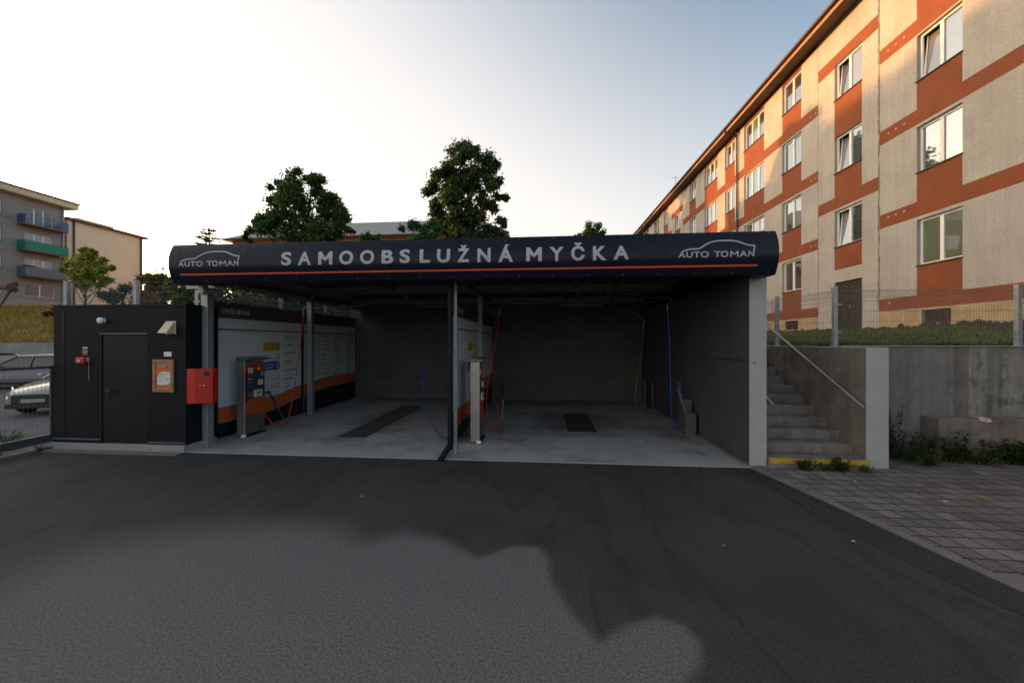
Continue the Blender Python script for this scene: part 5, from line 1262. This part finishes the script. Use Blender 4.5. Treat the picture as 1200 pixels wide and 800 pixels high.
tree('hedge_shrub', 'deep green bush behind the left post of the car wash', (-12.6, 14, 2.0), pxblobs(GB, 14, rt), 12000, .08, 'leaf_dark', 46, .05, cat='shrub', k=34, limbs=16, cf=1.4)
ivy = [(-8.1, y, 3.0 + .08 * math.sin(y * 3) + .5 * (y > 10), .62) for y in frange(7.6, 15.6, .45)] + [(-8.3, y, 2.5, .55) for y in frange(7.8, 13.4, .8)]
tree('hedge_shrub', 'strip of dark green hedge behind the mesh fence over the left wall', (-8.2, 9.9, 1.98), ivy, 16000, .075, 'leaf_dark', 47, .05, cat='shrub', k=30, limbs=20, fork=.5, cf=1.3)
DB = [(60, 365, 7), (68, 360, 6), (72, 368, 8), (52, 369, 5)]
tree('dark_shrub', 'dark evergreen shrub at the foot of the grey apartment block', (on_y(64, 380, 26)[0], 26, 3.4), pxblobs(DB, 26, rt), 1600, .12, 'leaf_dark', 48, .05, cat='shrub', k=8, limbs=8)
PB = [(6, 340, 9), (14, 336, 7), (-4, 346, 10), (20, 334, 4)]
tree('blossom_shrub', 'pink-flowering branch hanging in at the left edge before the grey block', (on_y(-8, 372, 20)[0], 20, 3.0), pxblobs(PB, 20, rt), 900, .10, 'blossom', 49, .06, cat='shrub', k=10, limbs=10)

# grass
def blades(name, pts, m, h, wd, rnd, kind='stuff', parent=None, bend=.4):
    mb = MB()
    for (x, y, z) in pts:
        a = rnd.uniform(0, 6.28); hh = h * rnd.uniform(.5, 1.4) * (1 + .8 * mnoise.noise(Vector((x * 1.7, y * 1.7, 1)))); dx, dy = math.cos(a) * wd, math.sin(a) * wd; bx, by = rnd.gauss(0, bend) * hh, rnd.gauss(0, bend) * hh
        mb.face([(x - dx, y - dy, z - .02), (x + dx, y + dy, z - .02), (x + dx * .6 + bx * .4, y + dy * .6 + by * .4, z + hh * .6), (x + bx, y + by, z + hh)])
    o = mb.build(name, m, parent)
    if kind: o['kind'] = kind
    return o
rg = random.Random(8)
pts = []
for _ in range(40000):
    x = rg.uniform(5.8, 11.85); y = 7.65 + (rg.random() ** 1.6) * 20
    if mnoise.noise(Vector((x * .9, y * .9, 7))) > rg.uniform(-.55, .9): continue
    pts.append((x, y, lawn_z(x, y)))
tag(blades('grass', pts, 'grass_green', .085, .009, rg), 'short green lawn grass between the fence and the apartment block', 'grass')
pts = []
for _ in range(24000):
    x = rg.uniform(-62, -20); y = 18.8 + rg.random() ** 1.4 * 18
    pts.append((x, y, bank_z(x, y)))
tag(blades('grass', pts, 'grass_dry_sunlit', .30, .03, rg), 'dry grass, sunlit yellow in its colour, covering the bank above the grey wall', 'grass')
# weeds
def weed(x, y, z, h, r, n, m, label, seed, leaf=.05, stems=9, group=None, name='weed'):
    rnd = random.Random(seed); t = empty(name, (x, y, z), label, 'plant', group)
    mb = MB(); sm_ = MB()
    for s_ in range(stems):
        a = rnd.uniform(0, 6.28); rr = r * rnd.random() ** .5; hh = h * rnd.uniform(.72 if h > 1 else .45, 1.0)
        e = Vector((x + math.cos(a) * rr, y + math.sin(a) * rr * .6, z + hh)); b0 = Vector((x + math.cos(a) * rr * .5, y + math.sin(a) * rr * .3, z)); q = (b0 + e) / 2 + Vector((rnd.gauss(0, .03), rnd.gauss(0, .03), .02))
        sm_.tube([b0, q, e], [.005, .004, .002], 4)
        for _ in range(n // stems):
            u = rnd.uniform(.1, 1); p = b0 * (1 - u) ** 2 + q * 2 * u * (1 - u) + e * u * u
            d = Vector((rnd.gauss(0, 1), rnd.gauss(0, 1), rnd.gauss(.2, .5))).normalized() * leaf * rnd.uniform(.6, 1.4); s2 = d.cross(Vector((0, 0, 1))).normalized() * leaf * .22
            mb.face([p, p + d * .5 + s2, p + d, p + d * .5 - s2])
    mb.build('foliage', m, t); sm_.build('stems', 'leaf_weed', t)
    return t
def wx(px, Y): return on_y(px, 500, Y)[0]
WL = [(4.28, 6.20, 0.012, .20, .16, 340, 'leaf_weed', 'bright green weed tuft on the left before the yellow step', .055), (4.62, 6.20, .012, .14, .14, 150, 'leaf_dry', 'brownish dry weed before the middle of the yellow step', .05),
      (4.88, 6.20, .012, .20, .20, 380, 'leaf_weed', 'bushy green weed before the right half of the yellow step', .055), (5.2, 6.18, .012, .09, .12, 90, 'leaf_dry', 'low flattened weed beside the pale pillar foot', .05),
      (wx(1048, 6.95), 6.95, .012, 1.02, .13, 700, 'leaf_weed', 'tall spindly weed in the corner right of the pale pillar', .05), (wx(1062, 6.88), 6.88, .012, .60, .34, 620, 'leaf_weed', 'dense knee-high weeds next to the tall weed by the pillar', .055),
      (wx(1082, 6.98), 6.98, .012, .52, .28, 460, 'leaf_weed', 'leafy weeds at the foot of the wall left of the ledge', .06), (wx(1080, 6.65), 6.65, .012, .26, .40, 420, 'leaf_weed', 'low spreading weeds creeping over the pavers', .06),
      (wx(1121, 6.82), 6.82, .012, .56, .24, 440, 'leaf_weed', 'broad-leaved weed in front of the ledge corner', .085), (wx(1142, 6.80), 6.80, .012, .26, .5, 500, 'leaf_weed', 'wide low weeds along the base of the ledge', .06),
      (wx(1178, 6.82), 6.82, .012, .42, .32, 460, 'leaf_weed', 'grassy green weeds at the right end of the ledge', .09), (wx(1196, 6.82), 6.82, .012, .36, .3, 420, 'leaf_weed', 'grass tuft against the ledge at the right edge', .08),
      (-9.98, 5.75, .01, .22, .22, 220, 'leaf_fresh', 'low pale green weeds behind the gate at the left edge', .06), (-10.3, 6.15, .01, .42, .26, 300, 'leaf_fresh', 'taller green weed behind the gate by the cabin corner', .07),
      (-9.55, 6.10, .012, .10, .12, 60, 'leaf_weed', 'tiny weed in the corner between gate and cabin', .04)]
for i, q in enumerate(WL): weed(q[0], q[1], q[2], q[3], q[4], q[5], q[6], q[7], 60 + i, q[8], 22 if q[4] > .25 else 12)
pts = []
for _ in range(1500):
    x = rg.uniform(5.72, 10.2); y = 7.28 - abs(rg.gauss(0, .22)); 
    if x > 7.05: y = 6.97 - abs(rg.gauss(0, .12))
    pts.append((x, y, .012))
tag(blades('grass', pts, 'grass_green', .09, .006, rg), 'grass sprouting between the pavers below the retaining wall', 'grass')

# small litter on the ground
def scrap(x, y, z, s_, m, label, cat='litter', seed=0):
    rnd = random.Random(seed); mb = MB()
    pts = [(x + math.cos(a) * s_ * rnd.uniform(.6, 1.1), y + math.sin(a) * s_ * rnd.uniform(.5, .9), z + rnd.uniform(.002, .012)) for a in [k * 6.283 / 7 for k in range(7)]]
    for k in range(7): mb.face([(x, y, z + .016), pts[k], pts[(k + 1) % 7]])
    tag(mb.build('leaf_scrap' if m == 'leaf_litter' else 'paper_scrap', m), label, cat)
for i, (px, py, s_, m, l) in enumerate([(1000, 635, .02, 'plastic_white', 'tiny white paper scrap on the asphalt near the paving edge'), (948, 597, .018, 'leaf_litter', 'orange fallen leaf on the asphalt beside the paving'), (1002, 565, .025, 'plastic_white', 'white paper scrap lying on the pavers near the stairs'), (1108, 589, .03, 'plastic_white', 'white paper scrap lying on the pavers far right'),
                                         (1145, 583, .09, 'leaf_litter', 'withered moss clump on the pavers at the right'), (848, 640, .02, 'leaf_litter', 'small brown leaf in the middle of the dark asphalt'), (425, 582, .035, 'leaf_litter', 'brown leaf on the asphalt in front of the left bay')]):
    p = on_z(px, py); scrap(p[0], p[1], .014 if px > 990 and py < 600 else .005, s_, m, l, 'leaf' if m == 'leaf_litter' else 'litter', i)

# ================================================================== PARKED CARS
def car(paint, label, wagon=False):
    """nose towards -X, origin on the ground under the middle; length 4.4"""
    t = empty('parked_car', (0, 0, 0), label, 'car', 'cars parked behind the gate')
    st_ = [(-2.2, .60, .28, .62), (-2.05, .76, .22, .74), (-1.6, .86, .20, .86), (-.95, .88, .20, .96), (0, .89, .20, .99), (1.0, .89, .20, 1.0), (1.7, .87, .22, 1.02), (2.1, .80, .28, .98), (2.2, .70, .36, .86)]
    b = MB(); rings = []
    for x, hw, z0, z1 in st_:
        ring = [(x, -hw * .86, z0), (x, -hw, z0 + .12), (x, -hw, (z0 + z1) / 2 + .05), (x, -hw * .95, z1 - .08), (x, -hw * .80, z1), (x, 0, z1 + .03), (x, hw * .80, z1), (x, hw * .95, z1 - .08), (x, hw, (z0 + z1) / 2 + .05), (x, hw, z0 + .12), (x, hw * .86, z0)]
        rings.append(len(b.v)); b.v += ring
    n = 11
    for a, c in zip(rings, rings[1:]):
        for q in range(n): b.f.append((a + q, a + (q + 1) % n, c + (q + 1) % n, c + q)); b.m.append(0)
    b.f.append(tuple(rings[0] + q for q in range(n))); b.m.append(0); b.f.append(tuple(rings[-1] + q for q in range(n - 1, -1, -1))); b.m.append(0)
    body = b.build('body', paint, t, smooth=True, angle=35)
    # greenhouse: roof on pillars, glass between
    xb = (1.95 if wagon else 1.45); xr = (1.75 if wagon else .85)
    zt = 1.46; G = dict(f0=(-1.0, .76, .97), f1=(-.25, .60, zt - .04), r1=(xr, .60, zt - .03), r0=(xb, .74, 1.0))
    g = MB()
    for s_ in (-1, 1):
        F0, F1, R1_, R0_ = [(G[k][0], s_ * G[k][1], G[k][2]) for k in ('f0', 'f1', 'r1', 'r0')]
        g.face([F0, R0_, R1_, F1])
    g.face([(G['f0'][0], -.76, .97), (G['f0'][0], .76, .97), (G['f1'][0], .60, zt - .04), (G['f1'][0], -.60, zt - .04)])
    g.face([(G['r0'][0], -.74, 1.0), (G['r0'][0], .74, 1.0), (G['r1'][0], .60, zt - .03), (G['r1'][0], -.60, zt - .03)])
    g.build('windows', 'car_glass', t)
    r = MB(); xs_ = frange(-.27, xr + .03, .2)
    i0 = len(r.v)
    for x in xs_:
        f = (x + .27) / (xr + .3); cz = .045 * math.sin(math.pi * f)
        r.v += [(x, -.62, zt - .05 + cz * .3), (x, -.56, zt + .005 + cz), (x, 0, zt + .035 + cz), (x, .56, zt + .005 + cz), (x, .62, zt - .05 + cz * .3)]
    for k in range(len(xs_) - 1):
        for q in range(4): a = i0 + 5 * k + q; r.f.append((a, a + 1, a + 6, a + 5)); r.m.append(0)
    r.build('roof', paint, t, smooth=True)
    p = MB()
    for s_ in (-1, 1):
        p.tube([(-1.03, s_ * .77, .96), (-.26, s_ * .61, zt - .04)], .035, 6).tube([(xb + .02, s_ * .75, .99), (xr, s_ * .61, zt - .04)], .05, 6).tube([(.35, s_ * .77, .98), (.35, s_ * .61, zt - .03)], .035, 6).tube([(-.28, s_ * .61, zt - .03), (xr, s_ * .61, zt - .03)], .03, 6)
    p.build('pillars', paint, t)
    for s_ in (-1, 1):
        h = MB(); h.prism([(-2.13, s_ * .50, .56), (-2.11, s_ * .50, .70), (-1.78, s_ * .82, .80), (-1.72, s_ * .885, .74), (-1.85, s_ * .87, .62)], (-.03, s_ * .01, .0)); h.build('headlight', 'lamp_glass', t)
        m_ = MB(); m_.box(-.95, -.78, min(s_ * .86, s_ * 1.02), max(s_ * .86, s_ * 1.02), .98, 1.10); m_.build('mirror', paint, t, bevel=.03)
        tl = MB().box(2.12, 2.215, min(s_ * .50, s_ * .74), max(s_ * .50, s_ * .74), .72, .88); tl.build('tail_lamp', 'panel_red', t)
        for x in (-1.38, 1.33):
            ty = MB().lathe((x, s_ * .72, .31), (0, s_, 0), [(0, .27), (.02, .31), (.17, .31), (.19, .27)], 20); wo = ty.build('wheel', 'rubber', t, smooth=True, angle=30)
            rm = MB().lathe((x, s_ * .905, .31), (0, s_, 0), [(0, .21), (.012, .20), (.015, .05)], 14); rm.build('rim', 'rim', wo)
    MB().box(-2.228, -2.10, -.50, .50, .36, .62).build('grille', 'rubber', t, bevel=.03); MB().box(-2.22, -2.10, -.62, .62, .24, .36).build('lower_intake', 'rubber', t)
    MB().box(-2.242, -2.23, -.26, .26, .40, .50).build('number_plate', 'keypad_grey', t)
    return t
cB = car('car_white', 'pale car nearest the gate, its nose and headlight beside the cabin corner'); cB.location = (-14.75, 10.95, .006); cB.rotation_euler.z = R(108)
cA = car('car_lavender', 'lavender silver estate car parked behind the pale car', True); cA.location = (-22.9, 14.6, .006); cA.rotation_euler.z = R(14)
cC = car('car_silver', 'silver car beyond the lavender estate at the left edge'); cC.location = (-28.3, 15.9, .006); cC.rotation_euler.z = R(10)
